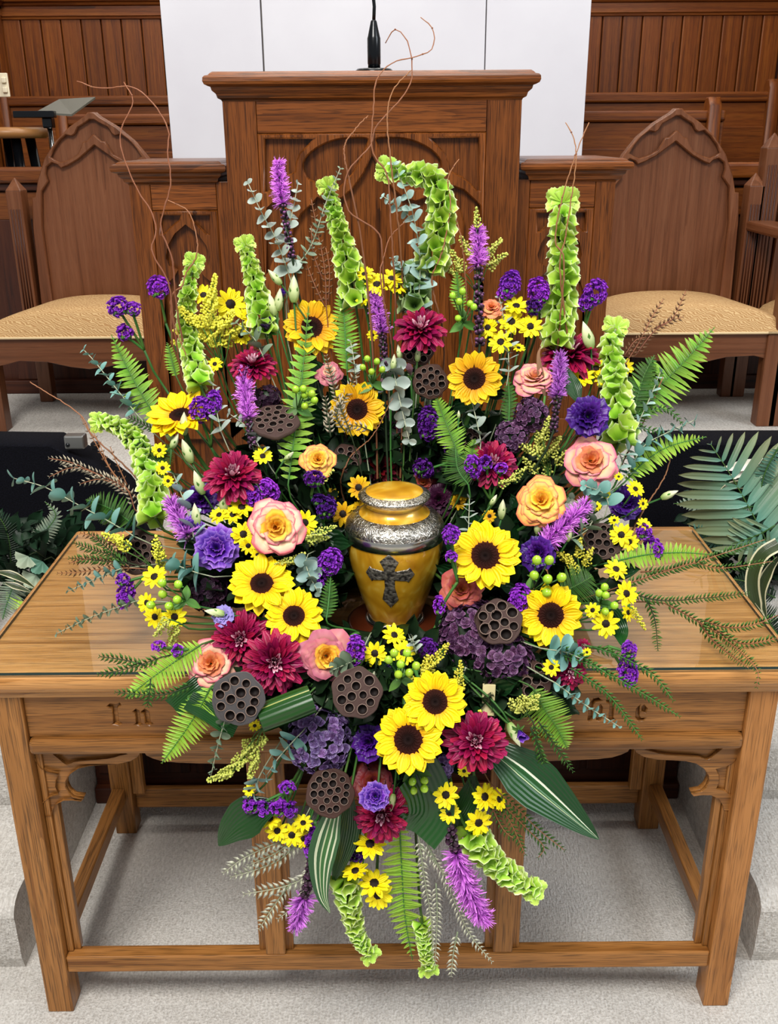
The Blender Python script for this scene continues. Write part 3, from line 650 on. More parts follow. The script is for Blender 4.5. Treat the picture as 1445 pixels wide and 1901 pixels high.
# ------------------------------------------------------------------ communion table
tb = root('communion_table', 'oak communion table with carved apron carrying the flowers', 'table', (0, .27, 0))
OZ, OX, OY = wood('oak', 'Z'), wood('oak', 'X'), wood('oak', 'Y')
for s in (-1, 1):
    a, c = sorted((s * .6685, s * .6185))
    for y0, y1 in ((0, .05), (.5165, .5665)):
        wpart('leg', box_mesh('leg', a, c, y0, y1, 0, .722, .003), wood('figured', 'Z') if s > 0 and y0 == 0 else OZ, tb)
    a, c = sorted((s * .6185, s * .607))
    wpart('leg_inner_post', box_mesh('leg_inner_post', a, c, .018, .042, .137, .60, .002), OZ, tb)
    a, c = sorted((s * .607, s * .594))
    wpart('leg_inner_post', box_mesh('leg_inner_post', a, c, .024, .040, .137, .60, .002), OZ, tb)
    a, c = sorted((s * .6185, s * .590))
    wpart('leg_inner_post', box_mesh('leg_inner_post', a, c, .525, .545, .112, .60, .002), OZ, tb)
    a, c = sorted((s * .664, s * .634))
    wpart('stretcher', box_mesh('stretcher', a, c, .05, .5165, .098, .136, .003), OY, tb)
    wpart('side_apron', box_mesh('side_apron', a, c, .05, .5165, .60, .715, .002), OY, tb)
wpart('stretcher', box_mesh('stretcher', -.6185, .6185, .004, .034, .098, .136, .003), OX, tb)
wpart('stretcher', box_mesh('stretcher', -.6185, .6185, .54, .56, .060, .112, .003), OX, tb)
for c0 in (-.2155, .2200):
    wpart('middle_post', box_mesh('middle_post', c0 - .0187, c0 + .0187, .006, .026, .137, .60, .002), OZ, tb)
    wpart('middle_post', box_mesh('middle_post', c0 - .033, c0 + .033, .018, .032, .137, .60, .002), OZ, tb)
# apron with sunken letters: a board pierced by the letters in front of a backing board
K = .001
def letter(strokes, x, z, s): return [[(x + p[0] * s, z + p[1] * s) for p in st] for st in strokes]
L_I = [[(0, 0), (.12, .10), (.12, .80), (.02, .78), (-.08, .88), (.06, 1.0), (.34, .97), (.46, 1.04), (.50, .94), (.38, .86), (.32, .80), (.32, .14), (.44, .06), (.30, -.04), (.16, .02)]]
L_n = [[(0, .0), (.10, .08), (.10, .56), (.0, .62), (.14, .74), (.26, .66), (.26, .10), (.34, .02), (.2, -.06)],
       [(.34, .60), (.50, .74), (.66, .62), (.66, .12), (.78, .04), (.62, -.06), (.46, .06), (.46, .52), (.36, .56)]]
L_o = [[(.1, .1), (.1, .55), (.34, .74), (.34, .58), (.26, .5), (.26, .18), (.34, .08), (.30, -.04)], [(.40, .70), (.62, .52), (.62, .1), (.42, -.04), (.40, .1), (.46, .18), (.46, .48), (.40, .56)]]
L_f = [[(.1, 0), (.1, .8), (.3, 1.04), (.52, .98), (.44, .84), (.28, .84), (.28, .06), (.18, -.08)]]
L_M = [[(0, 0), (.04, .8), (.16, 1.0), (.36, 1.04), (.5, .92), (.24, .88), (.16, .74), (.16, .3), (.2, .1), (.08, -.06)],
       [(.34, 0), (.34, .62), (.46, .74), (.54, .62), (.54, .1), (.46, -.04)], [(.66, .92), (.9, 1.0), (.98, .86), (.98, .14), (1.08, .04), (.92, -.06), (.82, .06), (.82, .78), (.70, .82)]]
L_e = [[(.06, .14), (.06, .56), (.2, .74), (.2, .20), (.30, .10), (.48, .12), (.42, -.02), (.2, -.06)], [(.28, .42), (.46, .34), (.50, .58), (.36, .74), (.28, .66)]]
zl, sc_ = P(240, 1352, .008).z + .006, .042
letters = letter(L_I, P(205, 1340, .008).x, zl, sc_) + letter(L_n, P(248, 1340, .008).x, zl, sc_)
letters += letter(L_M, P(1092, 1335, .008).x, zl, sc_ * 1.05) + letter(L_e, P(1178, 1335, .008).x, zl, sc_)
letters += letter(L_o, P(985, 1335, .008).x, zl, sc_) + letter(L_f, P(1018, 1335, .008).x, zl, sc_)
wpart('apron', flat_shape('apron', [[(-.6185, .632), (.6185, .632), (.6185, .718), (-.6185, .718)]] + letters, .010, .010, .0012), OX, tb, label='oak apron with sunken blackletter words')
wpart('apron_backing', box_mesh('apron_backing', -.6185, .6185, .0185, .035, .60, .718, 0), OX, tb)
wpart('apron_moulding', box_mesh('apron_moulding', -.6185, .6185, -.004, .02, .603, .632, .008), OX, tb)
wpart('back_apron', box_mesh('back_apron', -.6185, .6185, .53, .55, .52, .715, .002), OX, tb)
f4 = lambda x, y: (x / 4.7533, 1360 + y / 4.7533); YBk = .016
brk = px_loop([(1255, 160), (1215, 215), (1150, 255), (1040, 281), (900, 290), (780, 300), (690, 322), (620, 370), (580, 430), (578, 480), (605, 535), (650, 575), (735, 588), (716, 612), (640, 602), (560, 606), (495, 638), (462, 690), (452, 740), (345, 745), (300, 560), (225, 200), (215, 160)], YBk, f4)
xc0 = .0016
mid = px_loop([(1262, 160), (1290, 205), (1350, 232), (1430, 255), (1560, 268), (1800, 276), (2200, 280)], YBk, f4)
half = [(-.6185, .606)] + list(reversed([p for p in brk[1:-1]])) + [(mid[0][0] - .001, .606 - .004)] + mid[1:]
half = [(min(p[0], xc0 - .001), min(p[1], .6065)) for p in half]; half[0] = (-.6185, .6065)
full = half + [(2 * xc0 - p[0], p[1]) for p in reversed(half)]
g1 = smooth_loop(px_loop([(330, 178), (430, 178), (470, 200), (520, 240), (585, 288), (650, 266), (760, 252), (950, 236), (1060, 208), (1115, 178)], YBk, f4), 2)
g2 = px_loop([(232, 200), (296, 185), (318, 262), (355, 318), (420, 352), (512, 372), (488, 420), (484, 482), (512, 545), (440, 562), (385, 605), (350, 660), (322, 600), (268, 380)], YBk, f4)
g3 = smooth_loop(px_loop([(1330, 176), (1395, 214), (1480, 236), (1700, 252), (2200, 258), (2200, 176)], YBk, f4), 1)
holes = [g1, g2]; holes += [symx(h, xc0) for h in holes]
g3 = [p for p in g3 if p[0] < xc0 - .02]; g3l = g3 + [(2 * xc0 - p[0], p[1]) for p in reversed(g3)]
wpart('carved_bracket', flat_shape('carved_bracket', [full] + holes, YBk, .008, .001), OX, tb)
wpart('bracket_board', flat_shape('bracket_board', [full], YBk + .0075, .012, .001), OX, tb)
# top with moulded edge
TP = [(-.012, .0), (.0, .003), (.004, .010), (.006, .016), (.014, .022), (.018, .030), (.019, .040), (.016, .048), (.008, .053), (0, .055)]
wpart('tabletop', cornice('tabletop', -.684, .684, -.003, .60, .717, TP), wood('oak_lit_top', 'X'), tb)  # lighter oak than the legs: brightness of the top put into the colour
gl = root('glass_sheet', 'clear glass sheet with green edge covering the table top', 'glass', (0, .27, .772))
wpart('pane', box_mesh('pane', -.683, .683, -.0184, .571, .7725, .7775, 0), M['glass'], gl)
gm = MB()
for x0, x1, y0, y1 in ((-.6835, .6835, -.0192, -.0184), (-.6838, -.683, -.0192, .571), (.683, .6838, -.0192, .571)): gm.box(x0, x1, y0, y1, .7727, .7774)
wpart('edge', gm.mesh('edge', False), M['glass_edge'], gl, label='dark green polished glass edge')

# ------------------------------------------------------------------ the urn
UX, UY = .0172, .15
ur = root('cremation_urn', 'gold enamel urn with pewter bands and a dark cross in front', 'urn', (UX, UY, .785))
def sm_prof(pts, sub=5):
    q = catmull([Vector((p[0], p[1], 0)) for p in pts], sub); return [(max(0, p.x), p.y) for p in q]
BODY = sm_prof([(.047, .006), (.0475, .012), (.054, .03), (.0655, .065), (.0765, .105), (.0835, .14), (.0855, .162)])
part('foot', lathe([(0, 0), (.053, 0), (.054, .004), (.050, .009), (.047, .010)]).mesh('foot'), M['silver'], ur)
part('body', lathe(BODY, 64).mesh('body'), M['gold'], ur)
part('shoulder_band', lathe([(.0855, .162), (.087, .163), (.0872, .180), (.0862, .182)], 64).mesh('shoulder_band'), M['silver'], ur)
part('shoulder', lathe(sm_prof([(.0862, .182), (.0845, .190), (.077, .199), (.068, .204), (.0615, .2065)], 3), 64).mesh('shoulder'), M['engraved'], ur)
part('neck', lathe(sm_prof([(.0615, .2065), (.056, .209), (.0505, .214), (.0475, .220), (.0465, .226), (.047, .232)], 3), 64).mesh('neck'), M['gold'], ur)
part('lid_band', lathe([(.048, .222), (.0515, .2225), (.052, .232), (.0525, .233)], 64).mesh('lid_band'), M['silver'], ur)
part('lid_rim', lathe(sm_prof([(.0525, .2325), (.059, .2335), (.0622, .2365), (.0618, .240), (.056, .2435), (.0495, .2455)], 3), 64).mesh('lid_rim'), M['engraved'], ur)
part('lid_top', lathe(sm_prof([(.0495, .2455), (.044, .2475), (.03, .249), (.012, .2498), (0, .25)], 3), 64).mesh('lid_top'), M['gold'], ur)
def cross():
    hw, fl, n = .0082, .0175, None
    hw, fl, top, bot, arm, cy_ = .0092, .0195, .056, .056, .043, .013
    pts = [(0, top), (fl * .78, top - .016), (hw, cy_ + hw + .004), (hw, cy_ + hw), (arm - .014, cy_ + hw + .003), (arm - .010, cy_ + fl * .8), (arm, cy_), (arm - .010, cy_ - fl * .8), (arm - .014, cy_ - hw - .003), (hw, cy_ - hw), (hw, -.012), (fl * .85, -bot + .018), (0, -bot)]
    pts += [(-p[0], p[1]) for p in reversed(pts[1:-1])]
    me = flat_shape('cross', [pts], 0, .006, .0012)
    bm = bmesh.new(); bm.from_mesh(me); bmesh.ops.triangulate(bm, faces=bm.faces)
    for _ in range(4):
        bmesh.ops.subdivide_edges(bm, edges=[e for e in bm.edges if e.calc_length() > .006], cuts=1); bmesh.ops.triangulate(bm, faces=bm.faces)
    for v in bm.verts:
        x, y, z = v.co; zz = z + .108
        r_ = interp(zz, [p[1] for p in BODY], [p[0] for p in BODY]); a = x / .078 - .0
        rr = r_ - y + .0012; v.co = (rr * sin(a), -rr * cos(a), zz)
    bm.to_mesh(me); bm.free(); return me
part('cross', cross(), M['cross'], ur, Matrix.Rotation(-.12, 4, 'Z'), label='dark engraved cross')
ub = root('urn_stand', 'low red-brown disc under the gold urn', 'stand', (UX, UY, .7775))
part('disc', lathe([(0, 0), (.085, 0), (.086, .004), (.08, .0075), (0, .0075)]).mesh('disc'), M['urn_base'], ub)

# ------------------------------------------------------------------ black stage boxes on the platform ends
def wedge(label, pts, y0, y1, corner):
    r = root('stage_monitor', label, 'speaker box', (sum(p[0] for p in pts) / len(pts), y1, .54))
    wpart('cabinet', flat_shape('cabinet', [pts], y0, y1 - y0, .006), M['black'], r)
    if corner:
        cp_ = P(137, 821, .995)
        wpart('corner_plate', box_mesh('corner_plate', cp_.x - .026, cp_.x + .026, y0 - .004, y0 + .03, cp_.z - .02, cp_.z + .016, .004), M['steel'], r, label='scratched steel corner plate')
        part('screw', lathe([(0, 0), (.006, 0), (.005, .003), (0, .004)], 12).mesh('screw'), M['black_metal'], r, inv(r) @ Matrix.Translation((cp_.x - .017, y0 - .004, cp_.z - .008)) @ Matrix.Rotation(pi / 2, 4, 'X'))
        wpart('latch', box_mesh('latch', cp_.x + .04, cp_.x + .06, y0 - .002, y0 + .02, cp_.z - .024, cp_.z - .004, .004), M['black_metal'], r)
YB = 1.12
def wz(pts): return [(q.x, max(.54, q.z)) for q in (P(x, y, YB) for x, y in pts)]
lt = wz([(290, 975), (282, 930), (245, 880), (180, 832), (140, 812), (120, 801), (-330, 795)])
wedge('black carpet-covered box with a steel corner left of the flowers', [(-1.7, .54)] + [(lt[0][0], .54)] + lt, 1.0, YB, True)
rt = wz([(1780, 797), (1226, 798), (1205, 803), (1180, 835)])
wedge('plain black carpet-covered box behind the palm fronds', [(rt[-1][0], .54), (rt[0][0], .54)] + rt, 1.0, YB, False)

# ------------------------------------------------------------------ flower and leaf pieces (shared meshes, unit size, root at the origin, growing along +Y, face up +Z)
def sheet(name, prof, w, cup=0., curl=0., nv=6, nu=2, wave=0., fold=0.):
    b = MB()
    def fn(u, v):
        s = 2 * u - 1; hw = w * prof(v)
        z = cup * s * s * hw + curl * v * v + fold * abs(s) * hw + wave * sin(v * 9 + s * 2) * abs(s)
        return (s * hw, v, z)
    return b.grid(fn, nu, nv).mesh(name)
def pt_(v): return max(.02, sin(pi * min(1, v * .82 + .18) ** 1.25)) ** .8
def oval(v): return max(.03, sin(pi * (.06 + .94 * v))) ** .6
def lance(v): return max(.02, sin(pi * (.05 + .95 * v) ** .8)) ** .9
def strap(v): return max(.03, min(1, v * 5 + .3) * (1 - max(0, v - .72) / .28) ** .6)
SUN = [sheet('petal', pt_, .17, cup=.5, curl=c, nv=6, nu=4, wave=wv) for c, wv in ((.06, .01), (-.08, .02), (.16, .015), (-.2, .02))]
DAI = [sheet('petal', lambda v: max(.1, sin(pi * (.12 + .84 * v) ** .9)) ** .6, .19, cup=.3, curl=c, nv=4) for c in (.05, -.1)]
MUMP = [sheet('petal', lambda v: max(.12, sin(pi * (.12 + .80 * v ** 1.1))) ** .7, .13, cup=.9, curl=c, nv=5) for c in (.35, .16, -.05, -.2)]
FERNL = [sheet('leaflet', lambda v: max(.04, (1 - v ** 2.2) ** .8) * (.82 + .18 * abs(cos(v * 16))), .17, cup=.25, curl=c, nv=8) for c in (-.06, -.16, .06)]
EUCL = [sheet('leaf', lambda v: max(.05, sin(pi * (.04 + .94 * v)) ** .5), .46, cup=.25, curl=c, nv=6, nu=4) for c in (.0, -.15)]
EUCN = sheet('leaf', lambda v: max(.05, sin(pi * (.04 + .94 * v)) ** .7), .22, cup=.2, nv=5)
SEP = sheet('sepal', lance, .24, cup=.4, curl=.1, nv=4)
LEAF = sheet('leaf', lance, .26, fold=.35, curl=-.15, nv=8)
PALML = sheet('leaflet', strap, .072, cup=.6, curl=-.10, nv=8)
def lobed():
    b = MB(); n = 24
    for r in range(4):
        for i in range(n + 1):
            a = -1.35 + 2.7 * i / n; lobe = .74 + .26 * abs(cos(a * 2.33)) ** .7 - .05 * (i % 2); rr = (r / 3) * (lobe if r == 3 else .5 + .5 * lobe)
            b.v.append((sin(a) * rr * .72, .1 + cos(a) * rr * .85, .12 * rr * cos(a * 4.66))); b.uv.append((i / n, .3 + .2 * r))
    for r in range(3):
        for i in range(n): k = r * (n + 1) + i; b.f.append((k, k + 1, k + n + 2, k + n + 1))
    return b.mesh('leaf')
LOBED = lobed()
def bellmesh(openy):
    b = MB(); n = 12
    def fn(u, v):
        a = u * 2 * pi; r = (.08 + .50 * v ** openy) * (1 + .13 * v * v * cos(5 * a)) * (.93 if v > .9 else 1); h = .80 * v ** .75 + .06 * v * v * cos(5 * a + 1)
        return (r * cos(a), r * sin(a), h)
    b.grid(fn, 15, 5); return b.mesh('bell')
BELL = [bellmesh(1.1), bellmesh(.8)]
def floretmesh():
    b = MB()
    for k in range(4):
        a0 = k * pi / 2 + .2
        R = Matrix.Rotation(a0, 4, 'Z') @ Matrix.Rotation(.22, 4, 'X')
        s = MB().grid(lambda u, v: ((2*u-1) * .62 * max(.1, sin(pi * (.1 + .85 * v)) ** .6), v * .95, .15 * (2*u-1) ** 2 - .1 * v * v + .06 * sin(6 * v + 3 * u)), 2, 3)
        b.add(s, R)
    return b.mesh('floret')
FLORET = floretmesh()
def spheremesh(name, n=12, m=8, fn=None):
    b = MB(); b.grid(lambda u, v: (sin(v * pi) * cos(u * 2 * pi) * .5, sin(v * pi) * sin(u * 2 * pi) * .5, -.5 * cos(v * pi)), n, m); return b.mesh(name)
BERRY = spheremesh('berry', 12, 8)
def rosepetal(name, r0, r1, h, A, roll, droop, ruffle=.012, tip=.26, z0=0.):
    b = MB()
    def fn(u, v):
        s = 2 * u - 1; vv = v * (1 - tip * .8 * abs(s) ** 2.1)
        ang = s * A * (.45 + .55 * min(1, v * 2.2)) ; r = r0 + (r1 - r0) * vv ** .8 + roll * vv ** 6
        z = z0 + h * vv - droop * vv ** 7 + ruffle * (sin(s * 9 + v * 3) + .8 * sin(s * 4 + 1)) * v * v
        r += ruffle * .8 * cos(s * 11 + v * 2) * v * v
        # pointed lip
        z += .05 * h * (1 - min(1, abs(s) * 3)) * v ** 4
        return (r * sin(ang), r * cos(ang), z)
    return b.grid(fn, 10, 6).mesh(name)
ROSE = [(3, rosepetal('petal', .02, .12, .32, 1.3, .0, .0, .01, .2, z0=.22), .0), (3, rosepetal('petal', .04, .22, .32, 1.2, .02, .01, .015, .24, z0=.19), .5), (4, rosepetal('petal', .06, .33, .34, 1.05, .05, .05, .02, .3, z0=.15), .2), (4, rosepetal('petal', .08, .45, .34, 1.0, .08, .08, .02, .32, z0=.1), .8),
        (5, rosepetal('petal', .10, .58, .34, .95, .10, .12, .022, .34, z0=.05), .6), (5, rosepetal('petal', .11, .66, .33, .92, .12, .14, .024, .35, z0=.03), .35), (5, rosepetal('petal', .12, .75, .31, .9, .14, .17, .025, .36, z0=.0), .1), (6, rosepetal('petal', .12, .86, .24, .85, .18, .20, .03, .36, z0=-.05), .45)]
LIS = [(3, rosepetal('petal', .02, .22, .40, 1.1, .03, .0, .05, .15, z0=.10), 0.), (3, rosepetal('petal', .05, .36, .42, 1.1, .05, .02, .06, .15, z0=.06), .9), (4, rosepetal('petal', .06, .52, .40, 1.0, .09, .04, .07, .15, z0=.02), .5), (5, rosepetal('petal', .08, .72, .36, .9, .13, .08, .07, .15, z0=-.03), .2), (5, rosepetal('petal', .1, .86, .26, .85, .15, .14, .08, .15, z0=-.08), .7)]
CUP = [(3, rosepetal('petal', .05, .30, .75, 1.2, .02, .0, .02), 0.), (3, rosepetal('petal', .10, .42, .85, 1.15, .06, .02, .03), .9)]
def discmesh():
    b = MB(); rnd = random.Random(3); n, m_ = 40, 9
    for j in range(m_ + 1):
        for i in range(n + 1):
            v = j / m_; a = 2 * pi * ((i % n) + .5 * (j % 2)) / n; z = .22 * (1 - v ** 2.5) - .10 * max(0, 1 - v * 3) + (.07 * ((i + j) % 2) if v > .3 else .02 * ((i + j) % 2))
            r = v * (1 + .04 * ((i % 2) - .5)); b.v.append((r * cos(a), r * sin(a), z)); b.uv.append((i / n, v))
    for j in range(m_):
        for i in range(n): k = j * (n + 1) + i; b.f.append((k, k + 1, k + n + 2, k + n + 1))
    return b.mesh('disc', smooth=False)
DISC = discmesh()
DISCS = MB().grid(lambda u, v: (v * cos(u * 2 * pi), v * sin(u * 2 * pi), .35 * (1 - v * v)), 12, 4).mesh('eye')
BACKCUP = MB().grid(lambda u, v: (v * cos(u * 2 * pi), v * sin(u * 2 * pi), -.35 * (1 - v * v)), 12, 3).mesh('calyx')
def budmesh():
    b = MB()
    def fn(u, v):
        a = u * 2 * pi + v * 1.6; r = .21 * (sin(pi * (.08 + .92 * v) ** .75) ** .9) * (1 + .12 * cos(3 * a)); return (r * cos(a), r * sin(a), v)
    return b.grid(fn, 12, 9).mesh('bud')
BUD = budmesh()
def sprout(n, r, l):                                                # thin strips thrown out along +Z, one floret of a liatris
    b = MB(); rnd = random.Random(n)
    for k in range(n):
        a = rnd.random() * 2 * pi; t = .25 + .75 * rnd.random(); L_ = l * (.7 + .5 * rnd.random()); wv = .08
        d = Vector((cos(a) * t, sin(a) * t, 1.05 - t * .5)).normalized(); sd = d.cross(Vector((0, 0, 1))); sd = sd.normalized() if sd.length > .05 else Vector((1, 0, 0))
        o = len(b.v); bend = Vector((cos(a * 3), sin(a * 3), 0)) * .18
        for i, f_ in enumerate((0, .55, 1)):
            p = d * L_ * f_ + bend * f_ * f_; ww = wv * (1 - .7 * f_)
            b.v += [tuple(p - sd * ww), tuple(p + sd * ww)]; b.uv += [(0, f_), (1, f_)]
        b.f += [(o, o+1, o+3, o+2), (o+2, o+3, o+5, o+4)]
    return b
SPROUT = [sprout(9 + i, .3, 1.0) for i in range(3)]
def tiny(n=5):
    b = MB(); o = 0
    for j, (z, r) in enumerate(((-.5, .12), (-.1, .5), (.35, .35))):
        for i in range(n): b.v.append((r * cos(2*pi*i/n), r * sin(2*pi*i/n), z)); b.uv.append((i / n, (z + .5)))
    b.v.append((0, 0, .5)); b.uv.append((.5, 1))
    for j in range(2):
        for i in range(n): b.f.append((j*n+i, j*n+(i+1) % n, (j+1)*n+(i+1) % n, (j+1)*n+i))
    for i in range(n): b.f.append((2*n+i, 2*n+(i+1) % n, 3*n))
    return b
TINY = tiny()
def ruff():
    b = MB(); b.grid(lambda u, v: ((.1 + .45 * v) * cos(u*2*pi), (.1 + .45 * v) * sin(u*2*pi), .7 * v ** .7 + .18 * v * sin(u * 2 * pi * 5)), 10, 2); return b
RUFF = ruff()
def needle():
    b = MB(); b.v = [(0, 0, 0), (.18, .4, .03), (-.18, .4, .03), (0, 1, .12), (0, .4, -.05)]; b.uv = [(0, 0), (1, .4), (0, .4), (.5, 1), (.5, .4)]
    b.f = [(0, 1, 2), (1, 3, 2), (0, 4, 1), (0, 2, 4), (1, 4, 3), (2, 3, 4)]; return b
NEEDLE = needle()

# ------------------------------------------------------------------ whole stems
FOAM = Vector((.02, .20, .84))
def anchor(p):
    if p.z < .80: return Vector((.02 + .5 * (p.x - .02), -.055, .80))
    if p.z < .92 and p.y < .05: return Vector((.02 + .55 * (p.x - .02), .02, .82))
    f = Vector((.02 + .42 * (p.x - .02), .23, .83))
    return f
def stem_path(p, back, a=None):
    a = a or anchor(p); d = (a - p).length
    q1 = p + back * d * .35; q2 = a + Vector((0, .0, 1)) * d * .25 if p.z > a.z else a
    out = []
    for i in range(9):
        t = i / 8; out.append(p * (1-t)**3 + q1 * 3*t*(1-t)**2 + q2 * 3*t*t*(1-t) + a * t**3)
    return out
def add_stem(r, p, n, rad=.0026, mt='stem', off=0.0):
    pts = stem_path(p - n * off, -n * .6 + Vector((0, 0, -.6)))
    part('stem', tube(pts, rad, 6).mesh('stem'), M[mt], r, inv(r))
def start(name, label, cat, px, py, Y=None, dx=0., dy=0., spin=None, group=None, back=0.0):
    p = P(px, py, YD(px, py) if Y is None else Y); n = facing(p, dx, dy)
    r = root(name, label, cat, p, rotz_to(n, random.random() * 6.28 if spin is None else spin), group)
    return r, p, n, DEP(p)
def ring(r, meshes, mt, n, R0, size, elev, z=0.0, jit=.08, a0=0.0, name='petal', wid=1.0):
    for i in range(n):
        a = a0 + 2 * pi * i / n + random.uniform(-jit, jit); e = elev + random.uniform(-1, 1) * jit * 1.6; s = size * random.uniform(.92, 1.08)
        mm = Matrix.Rotation(a, 4, 'Z') @ Matrix.Translation((0, R0, z)) @ Matrix.Rotation(e, 4, 'X') @ Matrix.Rotation(random.uniform(-.2, .2), 4, 'Y') @ Matrix.Diagonal((s * wid, s, s, 1))
        part(name, random.choice(meshes), mt, r, mm)
def sunflower(lab, px, py, d, disc, dx=0, dy=0, Y=None, gold=False):
    r, p, n, k = start('sunflower', lab, 'sunflower', px, py, Y, dx, dy, group='sunflowers in the arrangement')
    R = d * k / 2; rd = disc * k / 2; mt = M['sun_gold_shade' if gold else 'sun']; L_ = (R - rd * .8)
    ring(r, SUN, mt, 17, rd * .85, L_ * 1.0, .10, -.001, .1, 0, wid=1.4 * (R / L_) ** .8)
    ring(r, SUN, mt, 15, rd * .85, L_ * .93, .24, .002, .12, .2, wid=1.35 * (R / L_) ** .8)
    part('disc', DISC, M['disc'], r, Matrix.Diagonal((rd * 1.04, rd * 1.04, rd * .8, 1)))
    part('calyx', BACKCUP, M['sepal'], r, Matrix.Diagonal((rd * 1.1, rd * 1.1, rd * 1.2, 1)))
    add_stem(r, p, n, .0042, 'stem', rd * .3)
def daisy(lab, px, py, d, dx=0, dy=0, Y=None, gold=False):
    r, p, n, k = start('yellow_daisy', lab, 'daisy', px, py, Y, dx, dy, group='yellow daisies with dark eyes')
    R = d * k / 2; rd = R * .31
    ring(r, DAI, M['sun_gold_shade' if gold else 'daisy'], 10, rd * .7, R - rd * .7, .05, 0, .07, 0, wid=1.35)
    ring(r, DAI, M['sun_gold_shade' if gold else 'daisy'], 8, rd * .7, (R - rd * .7) * .9, .2, R * .03, .1, .3, wid=1.35)
    part('eye', DISCS, M['disc_small'], r, Matrix.Translation((0, 0, R * .05)) @ Matrix.Diagonal((rd, rd, rd, 1)))
    add_stem(r, p, n, .0016, 'stem')
def mum(lab, px, py, d, dx=0, dy=0, Y=None, dark=False, squash=1.0):
    r, p, n, k = start('chrysanthemum', lab, 'chrysanthemum', px, py, Y, dx, dy, group='magenta chrysanthemums')
    R = d * k / 2
    rows = [(7, 1.35, .30, 0), (10, 1.15, .38, 0), (12, .92, .50, 0), (15, .66, .64, 1), (17, .40, .78, 1), (19, .16, .92, 2), (18, -.08, 1.0, 2)]
    for i, (c, e, l, q) in enumerate(rows):
        mt = M['mum_dark'] if dark else (M['mum_tip'] if i < 3 else M['mum'])
        ring(r, [MUMP[q], MUMP[min(3, q + 1)]], mt, c, R * (.04 + .01 * i), R * l * .95, e, R * (.10 - .02 * i), .12, i * .4, wid=(1.0 if i < 3 else 1.35))
    add_stem(r, p, n, .003, 'stem', R * .1)
def bloom(name, lab, cat, px, py, d, layers, mats, dx=0, dy=0, Y=None, group=None, stemr=.003, z=1.0, stem='stem'):
    r, p, n, k = start(name, lab, cat, px, py, Y, dx, dy, group=group)
    R = d * k / 2
    for i, (c, me, a0) in enumerate(layers):
        mt = M[mats[min(i, len(mats) - 1)]]
        for j in range(c):
            a = a0 + 2 * pi * j / c + random.uniform(-.22, .22); s = R * random.uniform(.90, 1.10)
            part('petal', me, mt, r, Matrix.Translation((0, 0, -R * .25)) @ Matrix.Rotation(a, 4, 'Z') @ Matrix.Rotation(random.uniform(-.13, .10), 4, 'X') @ Matrix.Rotation(random.uniform(-.12, .12), 4, 'Y') @ Matrix.Diagonal((s, s, s * z, 1)))
    for j in range(5):
        part('sepal', SEP, M['sepal'], r, Matrix.Translation((0, 0, -R * .35)) @ Matrix.Rotation(j * 1.257, 4, 'Z') @ Matrix.Rotation(-.3, 4, 'X') @ Matrix.Diagonal((R * .6, R * .6, R * .6, 1)))
    add_stem(r, p, n, stemr, stem, R * .3)
def rose(lab, px, py, d, inner, outer, dx=0, dy=0, Y=None, z=1.2):
    bloom('rose', lab, 'rose', px, py, d, ROSE, [inner, inner, inner, inner, outer, outer, outer, outer], dx, dy, Y, 'roses in the arrangement', .0035, z)
def lisianthus(lab, px, py, d, mt='lis', dx=0, dy=0, Y=None, cup=False, z=1.0):
    bloom('lisianthus', lab, 'lisianthus', px, py, d, CUP if cup else LIS, [mt], dx, dy, Y, 'lisianthus blooms', .002, z)
def flower_bud(lab, px, py, L_, ang, Y=None, mt='bud'):
    """px,py is the middle of the bud, ang its lean from upright in degrees, clockwise"""
    a = radians(ang); Yv = YD(px, py) - .015 if Y is None else Y
    c = P(px, py, Yv); k = DEP(c); d = (BA * sin(a) + BB * cos(a) + (CAM - c).normalized() * .25).normalized()
    base = c - d * L_ * k * .5; s = L_ * k
    r = root('lisianthus_bud', lab, 'flower bud', base, rotz_to(d, random.random() * 6), 'closed cream-green flower buds')
    part('petals', BUD, M[mt], r, Matrix.Diagonal((s * .95, s * .95, s, 1)))
    for j in range(4): part('sepal', SEP, M['sepal'], r, Matrix.Rotation(j * 1.57, 4, 'Z') @ Matrix.Translation((0, s * .06, 0)) @ Matrix.Rotation(1.2, 4, 'X') @ Matrix.Diagonal((s * .4, s * .6, s * .5, 1)))
    pts = stem_path(base, -d); part('stem', tube(pts, .0017, 6).mesh('stem'), M['stem'], r, inv(r))
